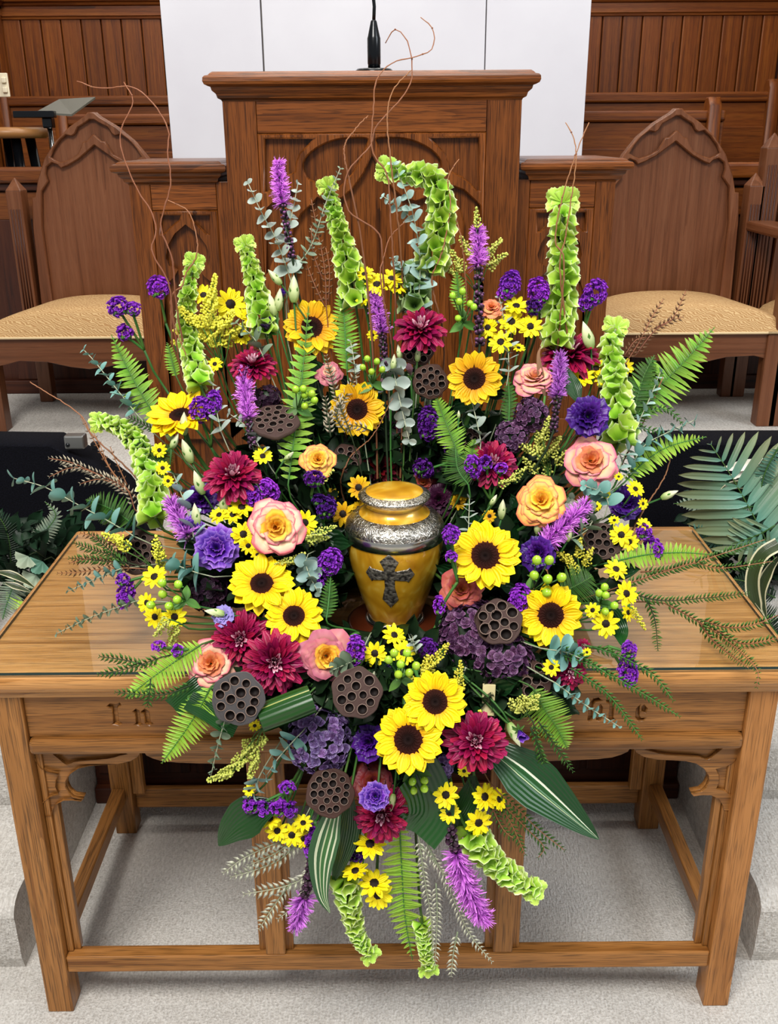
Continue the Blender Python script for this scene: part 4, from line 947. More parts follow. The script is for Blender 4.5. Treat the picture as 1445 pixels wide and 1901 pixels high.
def lotus(lab, px, py, d, n_holes, mt='pod', dx=0, dy=0, Y=None, seed=1, deep=.75):
    r, p, n, k = start('lotus_pod', lab, 'lotus pod', px, py, Y, dx, dy, group='dried lotus seed pods')
    R = d * k / 2; rnd = random.Random(seed); m0 = M[mt]
    # hole layout: rings
    pos = []
    if n_holes <= 13: lay = [(1, 0), (n_holes - 4 - 0, .66)] if n_holes <= 8 else [(3, .26), (n_holes - 3, .68)]
    else: lay = [(1, 0), (6, .36), (n_holes - 7, .72)]
    for c, rr in lay:
        a0 = rnd.random() * 6
        for i in range(c):
            a = a0 + 2 * pi * i / c + rnd.uniform(-.08, .08); q = rr * rnd.uniform(.95, 1.05); pos.append((q * cos(a), q * sin(a)))
    hr0 = (.215 if n_holes <= 11 else .18) if n_holes <= 13 else .142; hrs = [hr0 * rnd.uniform(.84, 1.14) for _ in pos]
    # top face with holes
    cu = bpy.data.curves.new('t', 'CURVE'); cu.dimensions = '2D'; cu.fill_mode = 'BOTH'
    def rim(a): return 1 + .035 * sin(5 * a + seed) + .02 * sin(9 * a)
    def spl(pts):
        sp = cu.splines.new('POLY'); sp.points.add(len(pts) - 1); sp.use_cyclic_u = True
        for q, c in zip(sp.points, pts): q.co = (c[0], c[1], 0, 1)
    spl([(rim(a) * cos(a), rim(a) * sin(a)) for a in (2 * pi * i / 40 for i in range(40))])
    for (x, y), hr in zip(pos, hrs): spl([(x + hr * cos(a), y + hr * sin(a)) for a in (2 * pi * i / 12 for i in range(12))])
    o = bpy.data.objects.new('t', cu); me = bpy.data.meshes.new_from_object(o); bpy.data.objects.remove(o); me.name = 'top'; me.materials.clear()
    dome = lambda x, y: .10 * (1 - (x*x + y*y))
    for v in me.vertices: v.co.z = dome(v.co.x, v.co.y)
    uvl = me.uv_layers.new(name='UVMap') if not me.uv_layers else me.uv_layers[0]
    for l in me.loops: uvl.data[l.index].uv = (.37, .55)
    part('top', me, m0, r, Matrix.Diagonal((R, R, R, 1)))
    cone = MB().grid(lambda u, v: ((rim(u*2*pi) * (1 if v > .85 else (.16 + .84 * (v / .85) ** .75)) * (1.03 if .7 < v < .98 else 1)) * cos(u*2*pi), (rim(u*2*pi) * (1 if v > .85 else (.16 + .84 * (v / .85) ** .75)) * (1.03 if .7 < v < .98 else 1)) * sin(u*2*pi), -deep * (1 - v)), 40, 12)
    part('cone', cone.mesh('cone'), m0, r, Matrix.Diagonal((R, R, R, 1)))
    for (x, y), hr in zip(pos, hrs):
        part('seed_cup', SEEDCUP, M['pod_rim'], r, Matrix.Translation((x * R, y * R, dome(x, y) * R)) @ Matrix.Diagonal((hr * R, hr * R, hr * R, 1)))
    add_stem(r, p, n, .0035, 'stem_pale', R * deep)
def seedcup():
    prof = [(.0, -1.1), (.75, -1.0), (.9, -.7), (.92, -.1), (.98, .14), (1.1, .16), (1.16, .0)]; n = len(prof) - 1
    b = MB(); b.grid(lambda u, v: (prof[int(round(v*n))][0] * cos(u*2*pi), prof[int(round(v*n))][0] * sin(u*2*pi), prof[int(round(v*n))][1]), 12, n); return b.mesh('seed_cup')
SEEDCUP = seedcup()
def hydrangea(lab, px, py, d, mt='hyd', nf=64, dx=0, dy=0, Y=None, flat=.75):
    r, p, n, k = start('hydrangea', lab, 'hydrangea', px, py, Y, dx, dy, group='dusky hydrangea heads')
    R = d * k / 2 * .9; p2 = p
    nf = int(nf * 1.7)
    for i in range(nf):
        z = 1 - 1.15 * (i + .5) / nf; a = i * 2.39996; rr = sqrt(max(0, 1 - z * z)); q = Vector((rr * cos(a), rr * sin(a), z))
        q = (q + Vector([random.uniform(-.12, .12) for _ in range(3)])).normalized(); s = R * random.uniform(.20, .27) * (64 / nf) ** .4
        mm = mat4(rotz_to((q + Vector([random.uniform(-.45, .45) for _ in range(3)])).normalized(), random.random() * 6), Vector((q.x * R, q.y * R, (q.z - .6) * R * flat)) * random.uniform(.9, 1.0), s)
        part('floret', FLORET, M[mt], r, mm)
    core = part('core', spheremesh('core', 16, 10), M['filler'], r, Matrix.Translation((0, 0, -.6 * R * flat)) @ Matrix.Diagonal((R * 1.7, R * 1.7, R * 1.6 * flat, 1)))
    add_stem(r, p, n, .004, 'stem', R * .6)

# stems described by a path of sighted points
def path3(pts, Y=None, dY=0.0, n=30, tail=True):
    q = []
    for i, t in enumerate(pts):
        yy = (YD(t[0], t[1]) if Y is None else (Y[0] + (Y[1] - Y[0]) * i / (len(pts) - 1) if isinstance(Y, tuple) else Y)) + dY
        q.append(P(t[0], t[1], yy))
    return resample(catmull(q, 8), n)
def tailpts(q):
    d = (q[0] - q[1]).normalized(); return list(reversed(stem_path(q[0], d * .6 + Vector((0, .3, -.3)))))
def local(q, i):
    t = (q[min(len(q)-1, i+1)] - q[max(0, i-1)]).normalized(); v = (CAM - q[i]).normalized(); s = t.cross(v).normalized(); nn = s.cross(t).normalized()
    return t, s, nn
def fern(lab, pts, width, mt='fern', Y=None, dY=0., n=22, tail=True, name='fern_frond', onesided=False, cat='fern frond', group='fern fronds in the arrangement', lean=.25, full=.35, mesh=None, rm='stem'):
    q, L_ = path3(pts, Y, dY, n); r = root(name, lab, cat, q[0], None, group)
    for i in range(1, n + 1):
        t_ = i / n; t, s, nn = local(q, i); k = DEP(q[i])
        prof = min(1, full + (1 - full) * t_ * 4) * (max(.06, 1 - ((t_ - .35) / .66) ** 2) if t_ > .35 else 1)
        l = width * .5 * k * prof * 1.05; sp = L_ / n
        for sg in ((1,) if onesided else (-1, 1)):
            d = (s * sg * (1 - .25 * lean) + t * (lean + .5 * t_ ** 3) + nn * random.uniform(-.12, .12)).normalized(); x = (t - d * t.dot(d)).normalized(); z = x.cross(d)
            if z.dot(nn) < 0: z = -z; x = -x
            wq = sp * .95 / .34
            part('leaflet', mesh or random.choice(FERNL), M[mt], r, inv(r) @ mat4(basis(x, d, z), q[i] + t * random.uniform(-.1, .1) * sp) @ Matrix.Diagonal((min(wq, l * 1.6) if mesh is None else l, l, l, 1)))
    st = (tailpts(q)[:-1] if tail else []) + q
    part('rachis', tube(st, lambda v: .0019 - .0010 * v, 5).mesh('rachis'), M[rm], r, inv(r))
def euc(lab, pts, size, mt='euc', Y=None, dY=0., n=None, narrow=False, tail=True, taper=.45):
    q0, L_ = path3(pts, Y, dY, 40); k0 = DEP(q0[20]); n = n or max(5, int(L_ / (size * k0 * .58)))
    q, L_ = resample(q0, n); r = root('eucalyptus_sprig', lab, 'eucalyptus', q[0], None, 'eucalyptus sprigs')
    for i in range(0, n + 1):
        t, s, nn = local(q, i); k = DEP(q[i]); l = size * k * (1 - (1 - taper) * (i / n) ** 1.5) * random.uniform(.8, 1.1)
        al = (i % 2) * pi / 2 + random.uniform(-.3, .3) + .5
        for sg in (-1, 1):
            d = (s * cos(al) * sg + nn * sin(al) * sg).normalized(); d = (d + t * random.uniform(.15, .5)).normalized()
            w_ = t * .75 + nn * random.uniform(.5, 1.5); z = (w_ - d * w_.dot(d)); z.normalize(); x = d.cross(z)
            part('leaf', EUCN if narrow else random.choice(EUCL), M[mt], r, inv(r) @ mat4(basis(x, d, z), q[i], l * (1.25 if narrow else 1)))
    st = (tailpts(q)[:-1] if tail else []) + q
    part('stem', tube(st, lambda v: .0014 - .0006 * v, 5).mesh('stem'), M['stem_pale'], r, inv(r))
def bells(lab, pts, w0, w1, mt='bell', Y=None, dY=0., tip=True, tail=True, dens=1.0):
    """bells of Ireland: whorls of cups from the base (width w0) to the tip (width w1)"""
    q, L_ = path3(pts, Y, dY, 60); k0 = DEP(q[30]); r = root('bells_of_ireland', lab, 'bells of ireland', q[0], None, 'bells of ireland spikes')
    s = 0.0; i_ = 0
    while s < L_ * .985:
        u = s / L_; i = min(59, int(u * 60)); t, sd, nn = local(q, i); k = DEP(q[i]); wd = (w0 + (w1 - w0) * u) * k
        c = 4 if u < .8 else 3
        for j in range(c):
            a = 2 * pi * j / c + i_ * .9 + random.uniform(-.25, .25); d = (sd * cos(a) + nn * sin(a) + t * (.22 + .5 * u) + nn * .15).normalized(); l = wd * .60 * random.uniform(.9, 1.12)
            part('bell', random.choice(BELL), M[mt], r, inv(r) @ mat4(rotz_to(d, random.random() * 6), q[i] + d * wd * .04, l))
        s += wd * .36 / dens; i_ += 1
    if tip:
        t, sd, nn = local(q, 60); k = DEP(q[60])
        for sg, l in ((-1, 1.0), (1, 1.0), (.15, .9), (-.5, .7), (.6, .7)):
            d = (t * .8 + sd * sg * .8 + nn * .2).normalized(); z = (nn - d * nn.dot(d)).normalized()
            part('leaf', LOBED, M[mt], r, inv(r) @ mat4(basis(d.cross(z), d, z), q[60], max(27, w1 * .95) * k * l))
    st = (tailpts(q)[:-1] if tail else []) + q
    part('stem', tube(st, .0024, 6).mesh('stem'), M['bell_dark'], r, inv(r))
def liatris(lab, pts, w, bloom=1.0, Y=None, dY=0., tail=True, budw=.5):
    """path from base to tip; the last `bloom` share is open"""
    q, L_ = path3(pts, Y, dY, 50); r = root('liatris_spike', lab, 'liatris', q[0], None, 'orchid-purple liatris spikes')
    fb, bb = MB(), MB(); s = 0.; i_ = 0
    while s < L_:
        u = s / L_; i = min(49, int(u * 50)); t, sd, nn = local(q, i); k = DEP(q[i]); op = u > 1 - bloom
        wd = w * k * (1 - .35 * max(0, u - .7) / .3); c = 7 if op else 5
        for j in range(c):
            a = 2 * pi * j / c + i_ * .7 + random.uniform(-.25, .25); d = (sd * cos(a) + nn * sin(a) + t * .45).normalized()
            if op: fb.add(random.choice(SPROUT), mat4(rotz_to(d, random.random() * 6), q[i] + d * .002, wd * .48 * random.uniform(.85, 1.15)))
            else: bb.add(TINY, mat4(rotz_to((d + t * random.uniform(.3, 1.1)).normalized(), 0), q[i] + d * wd * random.uniform(.12, .19) + t * wd * random.uniform(-.1, .1), wd * .23 * random.uniform(.65, 1.15)))
        s += wd * (.22 if op else .26); i_ += 1
    if fb.v: part('florets', fb.mesh('florets'), M['liatris'], r, inv(r), kind='stuff')
    if bb.v: part('buds', bb.mesh('buds'), M['liatris_bud'], r, inv(r), kind='stuff')
    st = (tailpts(q)[:-1] if tail else []) + q
    part('stem', tube(st, .0022, 6).mesh('stem'), M['stem_dark'], r, inv(r))
def statice(lab, clumps, base=None, mt='statice', Y=None, dY=-.01):
    """clumps: (px, py, w, h, lean) of one stem; base: px point where the stems join"""
    c0 = clumps[0]; Yv = (YD(c0[0], c0[1]) if Y is None else Y) + dY
    p0 = P(c0[0], c0[1], Yv); r = root('statice_stem', lab, 'statice', p0, None, 'violet statice')
    jb = P(base[0], base[1], Yv + .01) if base else p0 + Vector((0, .03, -.03))
    for c in clumps:
        p = P(c[0], c[1], Yv); k = DEP(p); lean = radians(c[4] if len(c) > 4 else 0)
        ax = (BA * sin(lean) + BB * cos(lean)); sd = ax.cross((CAM - p).normalized()).normalized(); nn = sd.cross(ax)
        b = MB(); w, h = c[2] * k * .5, c[3] * k * .5; nfl = max(40, int(c[2] * c[3] / 8))
        for i in range(nfl):
            a = random.random() * 2 * pi; z = random.uniform(-1, 1); rr = sqrt(1 - z * z); d = sd * rr * cos(a) + ax * z + nn * rr * sin(a)
            q = p + (sd * rr * cos(a) * w + ax * z * h + nn * rr * sin(a) * w) * random.uniform(.7, .98)
            b.add(RUFF, mat4(rotz_to((d + ax * .5).normalized(), a), q, 6.0 * k * random.uniform(.8, 1.2)))
        part('florets', b.mesh('florets'), M[mt], r, inv(r), kind='stuff')
        cal = MB()
        for i in range(10):
            a = i * 2.4; q = p - ax * h * .75 + sd * cos(a) * w * .6 + nn * sin(a) * w * .6; cal.add(TINY, mat4(rotz_to(ax, 0), q, 7 * k))
        part('calyx', cal.mesh('calyx'), M['sepal'], r, inv(r), kind='stuff')
        part('branch', tube(catmull([p - ax * h * .6, (p * .5 + jb * .5) - ax * h * .2, jb], 4), .0026, 5).mesh('branch'), M['stem'], r, inv(r))
    part('stem', tube(stem_path(jb, Vector((0, .3, -.6))), .0025, 6).mesh('stem'), M['stem'], r, inv(r))
def solidago(lab, plumes, base=None, mt='solidago', Y=None, dY=-.01, bud=3.6):
    """plumes: (px, py, length, width, lean degrees)"""
    c0 = plumes[0]; Yv = (YD(c0[0], c0[1]) if Y is None else Y) + dY
    p0 = P(c0[0], c0[1], Yv); r = root('goldenrod_stem', lab, 'goldenrod', p0, None, 'goldenrod plumes')
    jb = P(base[0], base[1], Yv) if base else p0 + Vector((0, .03, -.04))
    b, tw = MB(), MB()
    for c in plumes:
        p = P(c[0], c[1], Yv + random.uniform(-.012, .012)); k = DEP(p); a = radians(c[4]); ax = (BA * sin(a) + BB * cos(a)); sd = ax.cross((CAM - p).normalized()).normalized(); nn = sd.cross(ax)
        L_, W_ = c[2] * k, c[3] * k; root_ = p - ax * L_ * .5
        tube([root_, p, p + ax * L_ * .5], .0008, 4, tw); tube(catmull([jb, (jb + root_) * .5 + sd * .003, root_], 3), .0011, 4, tw)
        nb = max(5, int(c[2] / 5))
        for i in range(nb):
            u = i / (nb - 1); bl = W_ * .5 * (1 - u) ** .7 * 1.1 + W_ * .08; o_ = root_ + ax * L_ * u
            for j in range(3):
                th = i * 1.9 + j * 2.1; d = (sd * cos(th) + nn * sin(th) + ax * .55).normalized()
                tube([o_, o_ + d * bl], .0005, 3, tw)
                m_ = max(2, int(bl / (bud * k * .75)))
                for e in range(m_):
                    q = o_ + d * bl * (e + 1) / m_ + Vector([random.uniform(-1, 1) for _ in range(3)]) * k * 1.6
                    b.add(TINY, mat4(rotz_to((d + ax).normalized(), th), q, bud * 1.25 * k * random.uniform(.8, 1.25)))
    part('plumes', b.mesh('plumes'), M[mt], r, inv(r), kind='stuff'); part('twigs', tw.mesh('twigs'), M['stem'], r, inv(r))
    part('stem', tube(stem_path(jb, Vector((0, .3, -.6))), .0018, 5).mesh('stem'), M['stem'], r, inv(r))
def hypericum(lab, berries, base, d, Y=None, dY=-.03):
    Yv = (YD(base[0], base[1]) if Y is None else Y) + dY
    jb = P(base[0], base[1], Yv + .02); r = root('hypericum_sprig', lab, 'berry sprig', jb, None, 'green hypericum berries')
    for (x, y) in berries:
        p = P(x, y, Yv + random.uniform(-.006, .006)); k = DEP(p); s = d * k; ax = (p - jb).normalized() + Vector((0, -.3, .3)); ax.normalize()
        part('berry', BERRY, M['berry'], r, inv(r) @ mat4(rotz_to(ax, 0), p, (s, s, s * 1.12)))
        for j in range(3):
            a = j * 2.1 + x; R = rotz_to(ax, a)
            part('sepal', SEP, M['sepal'], r, inv(r) @ mat4(R @ Matrix.Rotation(.35, 3, 'X'), p - ax * s * .5, s * .8))
        part('stalk', tube([p - ax * s * .5, (p + jb) * .5 - ax * s * .3, jb], .0011, 5).mesh('stalk'), M['stem'], r, inv(r))
    for j in range(3):
        part('leaf', LEAF, M['sepal'], r, inv(r) @ mat4(rotz_to(facing(jb, random.uniform(-.5, .5), .3), j * 2.2), jb, 32 * DEP(jb)))
    part('stem', tube(stem_path(jb, Vector((0, .4, -.5))), .0016, 5).mesh('stem'), M['stem'], r, inv(r))
def needles(lab, paths, ln, mt='needle', Y=None, dY=0., step=5.0, rm='stem_dark', tail=True, lean=.9, name='grevillea_sprig', cat='foliage sprig'):
    """a branched sprig with fine needles: paths are sighted lines from base to tip"""
    r = None; nb, tw = MB(), MB()
    for pi_, pts in enumerate(paths):
        q0, L_ = path3(pts, Y, dY, 40); k = DEP(q0[20]); n = max(6, int(L_ / (step * 1.25 * k))); q, L_ = resample(q0, n)
        if r is None: r = root(name, lab, cat, q[0], None, 'fine needle sprigs')
        for i in range(1, n + 1):
            t, s, nn = local(q, i); l = ln * 1.1 * k * (1 if i < n * .8 else 1 - .6 * (i / n - .8) / .2) * random.uniform(.85, 1.15)
            for sg in (-1, 1):
                d = (s * sg + t * lean + nn * random.uniform(-.3, .5)).normalized(); z = (nn - d * nn.dot(d)).normalized()
                nb.add(NEEDLE, mat4(basis(d.cross(z), d, z), q[i], l))
        tube(((tailpts(q)[:-1]) if (tail and pi_ == 0) else []) + q, lambda v: .0013 - .0006 * v, 5, tw)
    part('needles', nb.mesh('needles'), M[mt], r, inv(r), kind='stuff'); part('stem', tw.mesh('stem'), M[rm], r, inv(r))
def willow(lab, pts, Y, rad=.0016, tail=True):
    q0, L_ = path3(pts, Y, 0, 60); r = root('willow_twig', lab, 'twig', q0[0], None, 'curly willow twigs')
    q = [p + Vector((random.uniform(-1, 1), random.uniform(-1, 1), random.uniform(-1, 1))) * .0007 for p in q0]
    st = (tailpts(q)[:-1] if tail else []) + q
    part('wood', tube(st, lambda v: rad * (1.15 - .65 * v) * (1 + .25 * sin(v * 60) ** 8), 6).mesh('wood'), M['twig'], r, inv(r))
    nbm = MB()
    for u in (.3, .5, .68, .85, .95): i = int(u * 60); nbm.add(TINY, mat4(rotz_to((q[i] - q[i-1]).normalized()), q[i], rad * 2.3))
    part('nodes', nbm.mesh('nodes'), M['twig'], r, inv(r))
def strapleaf(lab, pts, w, mt, Y=None, dY=0., name='striped_leaf', cat='leaf', twist=0.0, tail=True, prof=None, fold=.3, tilt=0.0):
    q, L_ = path3(pts, Y, dY, 24); r = root(name, lab, cat, q[0])
    prof = prof or (lambda v: max(.03, min(1, .35 + v * 2.2) * (1 - max(0, v - .45) / .55) ** .75))
    b = MB()
    for i in range(25):
        v = i / 24; t, s, nn = local(q, i); a = twist * v + tilt; s2 = s * cos(a) + nn * sin(a); n2 = nn * cos(a) - s * sin(a); hw = w * .5 * DEP(q[i]) * prof(v)
        for j in range(9):
            e = -1 + j / 4; p = q[i] + s2 * e * hw + n2 * (fold * abs(e) * hw - .03 * hw * sin(v * 14) * e); b.v.append(tuple(p)); b.uv.append((j / 8, v))
    for i in range(24):
        for j in range(8): k = i * 9 + j; b.f.append((k, k + 1, k + 10, k + 9))
    part('blade', b.mesh('blade'), M[mt], r, inv(r))
    if tail: part('stalk', tube(tailpts(q), .0022, 5).mesh('stalk'), M['stem'], r, inv(r))
    return r

# ------------------------------------------------------------------ the arrangement
tray = root('floral_foam', 'dark green foam ring holding the stems around the urn', 'floral foam', (.02, .20, .7775))
def foam_ring():
    b = MB(); prof = [(.13, 0), (.128, .02), (.15, .03), (.19, .03), (.20, .02), (.205, 0), (.13, 0)]; n = len(prof) - 1
    return b.grid(lambda u, v: (prof[int(round(v*n))][0] * 1.15 * cos(u*2*pi), prof[int(round(v*n))][0] * .93 * sin(u*2*pi) - .012, prof[int(round(v*n))][1]), 48, n).mesh('ring')
part('ring', foam_ring(), M['foam'], tray)
# leafy filler, shade between the stems put into its colour (nobody could count it)
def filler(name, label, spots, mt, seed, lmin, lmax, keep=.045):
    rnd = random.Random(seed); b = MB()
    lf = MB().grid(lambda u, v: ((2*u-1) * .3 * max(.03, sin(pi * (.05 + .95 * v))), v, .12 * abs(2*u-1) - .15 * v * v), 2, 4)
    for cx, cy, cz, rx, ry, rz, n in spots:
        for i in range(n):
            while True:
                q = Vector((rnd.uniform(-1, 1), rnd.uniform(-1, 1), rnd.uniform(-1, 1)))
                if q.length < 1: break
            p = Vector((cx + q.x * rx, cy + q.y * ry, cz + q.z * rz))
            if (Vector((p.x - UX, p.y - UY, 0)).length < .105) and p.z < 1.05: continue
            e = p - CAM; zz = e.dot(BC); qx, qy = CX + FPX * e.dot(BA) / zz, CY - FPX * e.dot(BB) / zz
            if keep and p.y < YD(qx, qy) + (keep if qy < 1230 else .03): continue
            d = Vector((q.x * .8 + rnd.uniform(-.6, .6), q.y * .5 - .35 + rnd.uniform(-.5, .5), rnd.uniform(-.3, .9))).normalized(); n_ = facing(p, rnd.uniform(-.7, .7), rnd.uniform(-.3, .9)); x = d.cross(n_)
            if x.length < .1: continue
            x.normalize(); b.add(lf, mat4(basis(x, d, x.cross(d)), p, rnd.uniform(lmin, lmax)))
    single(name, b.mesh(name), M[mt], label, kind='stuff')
filler('foliage_filler', 'leafy filler packed between the flower stems, darkened for shade',
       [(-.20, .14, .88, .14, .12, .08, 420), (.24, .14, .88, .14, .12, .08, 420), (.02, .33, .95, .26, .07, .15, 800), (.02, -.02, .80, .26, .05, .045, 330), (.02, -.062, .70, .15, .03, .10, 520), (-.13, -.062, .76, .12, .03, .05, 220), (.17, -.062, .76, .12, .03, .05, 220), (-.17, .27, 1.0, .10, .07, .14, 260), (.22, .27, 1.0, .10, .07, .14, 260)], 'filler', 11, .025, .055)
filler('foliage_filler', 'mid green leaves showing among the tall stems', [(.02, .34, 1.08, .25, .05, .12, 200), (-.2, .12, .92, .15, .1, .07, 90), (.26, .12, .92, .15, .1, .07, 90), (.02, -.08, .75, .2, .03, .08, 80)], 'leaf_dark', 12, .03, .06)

# sunflowers: x, y, diameter, disc, tilt right, tilt up
for a in [
    ('large sunflower at the upper left behind a fern tip', 579, 608, 106, 47, 0, .35, .37, True),
    ('golden sunflower behind dried sprigs above the urn', 663, 760, 104, 46, .1, .05, .28, True),
    ('sunflower with a eucalyptus tip crossing its disc below', 881, 703, 102, 48, 0, .1, .26, True),
    ('largest sunflower close to the right side of the urn', 901, 1032, 130, 60, .05, .25, .02),
    ('sunflower under the green berries at the right', 1023, 1142, 117, 55, .1, 0, -.02),
    ('sunflower below the peach rose left of the urn', 486, 1084, 122, 50, -.1, .55, .02),
    ('sunflower directly above the two burgundy mums', 546, 1144, 111, 48, -.05, .4, -.02),
    ('lowest big sunflower at the front above the green berries', 758, 1373, 128, 61, 0, 0, -.175),
    ('sunflower half behind the lowest big one at the front', 808, 1303, 116, 54, .1, .1, -.145),
    ('sunflower turned sideways at the left edge beside violet statice', 334, 771, 122, 46, -.35, 1.25, .27)]:
    sunflower(a[0], a[1], a[2], a[3], a[4], a[5], a[6], Y=a[7] if len(a) > 7 else None, gold=len(a) > 8)

# daisies, cluster by cluster, named by where the cluster is and the place in it
ORD = ['first', 'second', 'third', 'fourth', 'fifth', 'sixth', 'seventh', 'eighth', 'ninth', 'tenth']
CL = {
 'beside the violet statice at the upper right': [(906, 608, 42, -.4, .3), (950, 597, 50, 0, .4), (959, 568, 48, .1, 1.1), (985, 606, 46, .1, .2), (930, 635, 48, -.1, .5), (963, 646, 26, .3, 1.2)],
 'below the tall green spike in front of the pulpit': [(677, 509, 40, -.2, 1.2), (700, 528, 50, -.1, .8), (727, 517, 46, .1, 1.1), (738, 533, 38, .3, 1.0), (675, 555, 30, -.4, .6), (692, 622, 22, 0, 0)],
 'behind the goldenrod at the upper left': [(428, 565, 64, .2, .3), (461, 588, 36, .5, .8), (378, 548, 44, -.2, .6), (447, 623, 38, .1, .4), (399, 676, 30, -.3, .5)],
 'behind the lime bells at the right': [(1082, 700, 48, -.1, .8), (1107, 684, 42, .1, .6), (1160, 680, 38, .3, .5), (1118, 702, 32, 0, .3)],
 'right of the green berries near the table edge': [(1144, 1057, 46, .3, .6), (1163, 1102, 50, .6, .1), (1166, 1137, 36, .9, 0), (1125, 1158, 52, .1, 0), (1101, 1133, 32, -.4, .2)],
 'around the dark purple bloom at the right': [(1154, 993, 46, -.1, .2), (1196, 974, 30, .4, .5), (1141, 966, 22, 0, .6), (1169, 1006, 36, .3, 0), (1108, 940, 20, 0, .3), (1180, 908, 36, .5, .5), (1194, 935, 24, .8, 0), (1149, 885, 18, .2, .6), (1127, 918, 16, 0, .3)],
 'beside the green berries at the far left': [(287, 1071, 50, -.4, .5), (273, 1119, 40, -.6, 0), (288, 1145, 44, -.4, -.2), (324, 1145, 48, 0, -.15)],
 'around the peach rose left of the urn': [(449, 942, 50, 0, .9), (407, 956, 38, -.4, .7), (432, 956, 40, 0, .7), (452, 992, 50, .1, .2), (461, 1013, 34, 0, -.2), (478, 1030, 26, .2, .2), (566, 970, 50, .4, .2)],
 'in the shade left of the urn lid': [(666, 905, 46, -.2, .1), (615, 919, 30, -.3, .7), (637, 954, 48, -.1, 0), (666, 943, 28, 0, -.1)],
 'in the shade right of the urn lid': [(861, 917, 30, .2, .7), (851, 932, 32, -.2, -.1), (909, 958, 26, .1, .1)],
 'just in front of the urn foot': [(732, 1179, 46, .4, .5), (696, 1213, 48, -.1, 0), (749, 1212, 48, .1, .3)],
 'under the burgundy mum at the lower right': [(828, 1476, 52, 0, .1), (835, 1509, 42, .1, -.1), (900, 1479, 54, .6, 0), (926, 1484, 42, 1.0, .2), (889, 1527, 54, .2, -.5), (862, 1431, 26, 0, -.6)],
 'at the lower left beside dangling violet statice': [(502, 1520, 40, -.2, .3), (515, 1542, 44, 0, -.3), (542, 1550, 46, 0, -.3), (563, 1528, 38, 0, .6), (563, 1557, 36, .2, -.2), (608, 1536, 20, .3, .2), (463, 1467, 24, -.3, .2)],
 'left of the hanging fern at the bottom': [(687, 1567, 60, .1, .6), (660, 1617, 52, -.3, .9), (695, 1640, 62, 0, .6), (702, 1661, 56, .1, -.3)],
 'among the bells at the left edge': [(296, 836, 30, -.2, .3), (302, 869, 28, 0, .2), (312, 893, 24, .1, .1)],
 'peeping out by the seed pods at the front': [(473, 1347, 24, 0, -.3), (1024, 1239, 34, .1, .1), (1090, 1211, 18, .2, 0), (488, 847, 38, 0, .5)],
}
for where, lst in CL.items():
    order = sorted(range(len(lst)), key=lambda i: lst[i][0])
    for i, (x, y, d, dx, dy) in enumerate(lst):
        rk = order.index(i); n = len(lst)
        o = 'leftmost' if rk == 0 else 'rightmost' if rk == n - 1 else ORD[rk] + ' from left'
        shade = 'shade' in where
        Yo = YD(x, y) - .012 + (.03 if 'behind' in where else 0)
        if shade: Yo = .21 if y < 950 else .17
        if 'urn foot' in where: Yo = -.012 - .035 * (y > 1200)
        daisy('yellow daisy %s, %s' % (where, o), x, y, d, dx, dy, Yo, gold=shade)  # daisies by the lid get darker golden petals: shade put into the colour

for a in [
    ('magenta mum in profile above the dried lotus pods', 781, 612, 98, 0, .85, .33), ('magenta mum behind the upper left liatris spike', 469, 679, 86, 0, 1.2, .32),
    ('magenta mum with pale heart left of the fern', 432, 884, 106, 0, .55, .14), ('magenta mum behind the liatris at the upper right', 1058, 658, 108, 0, 1.3, .36),
    ('crimson mum behind small statice right of the urn', 914, 862, 90, .1, .3, .2), ('burgundy mum with white-tipped heart, upper of the left pair', 447, 1186, 106, -.1, 0, -.03),
    ('burgundy mum with white-tipped heart, lower of the left pair', 510, 1229, 116, .1, -.05, -.085), ('magenta mum with yellow buds lying on it at the lower right', 882, 1376, 114, .05, .1, -.16),
    ('dark magenta mum hanging below the violet rosebud', 709, 1511, 106, 0, -.3, -.15), ('small magenta mum under the teal eucalyptus at the right', 1057, 1246, 66, .3, -.2, -.07), ('tiny burgundy mum tip beside the teal eucalyptus', 1083, 1200, 30, .2, .2, -.03)]:
    mum(a[0], a[1], a[2], a[3], a[4], a[5], a[6])
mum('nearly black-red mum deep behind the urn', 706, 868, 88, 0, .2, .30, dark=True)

for a in [
    ('open peach and gold rose above the left sunflowers', 511, 979, 112, 'rose_gold_in', 'rose_peach', 0, .1, .06),
    ('small golden rose beside the tall fern', 590, 853, 66, 'rose_gold_in', 'rose_gold', .1, .2, .17),
    ('wide pink-coral rose at the upper right', 1097, 855, 102, 'rose_orange', 'rose_pink', .05, .35, .2),
    ('golden rose with red edges right of the urn', 1005, 929, 96, 'rose_gold_in', 'rose_gold', 0, .3, .1),
    ('coral rose seen from the side behind liatris', 992, 700, 80, 'rose_pink', 'rose_pink', 0, 1.1, .3),
    ('orange rose half hidden by the tall liatris', 913, 570, 48, 'rose_orange', 'rose_orange', 0, .9, .37),
    ('dusky coral rose touching the sunflower by the urn', 857, 1094, 84, 'rose_brown', 'rose_brown', 0, .2, .03),
    ('faded pink rose with golden heart below left of the urn', 606, 1218, 104, 'rose_gold_in', 'rose_dusty', .15, -.1, -.075),
    ('peach rose at the table edge on the left', 391, 1231, 96, 'rose_orange', 'rose_peach', -.1, .1, -.055),
    ('rust-red rose behind the violet rosebud at the front', 692, 1452, 82, 'rose_red', 'rose_red', 0, .2, -.13),
    ('shaded orange rose right behind the urn lid', 786, 896, 60, 'rose_brown', 'rose_red', .1, .3, .26),
    ('peach rose hidden behind dried sprigs at the upper middle', 611, 690, 50, 'rose_peach', 'rose_dusty', 0, .6, .34)]:
    rose(a[0], a[1], a[2], a[3], a[4], a[5], a[6], a[7], a[8])
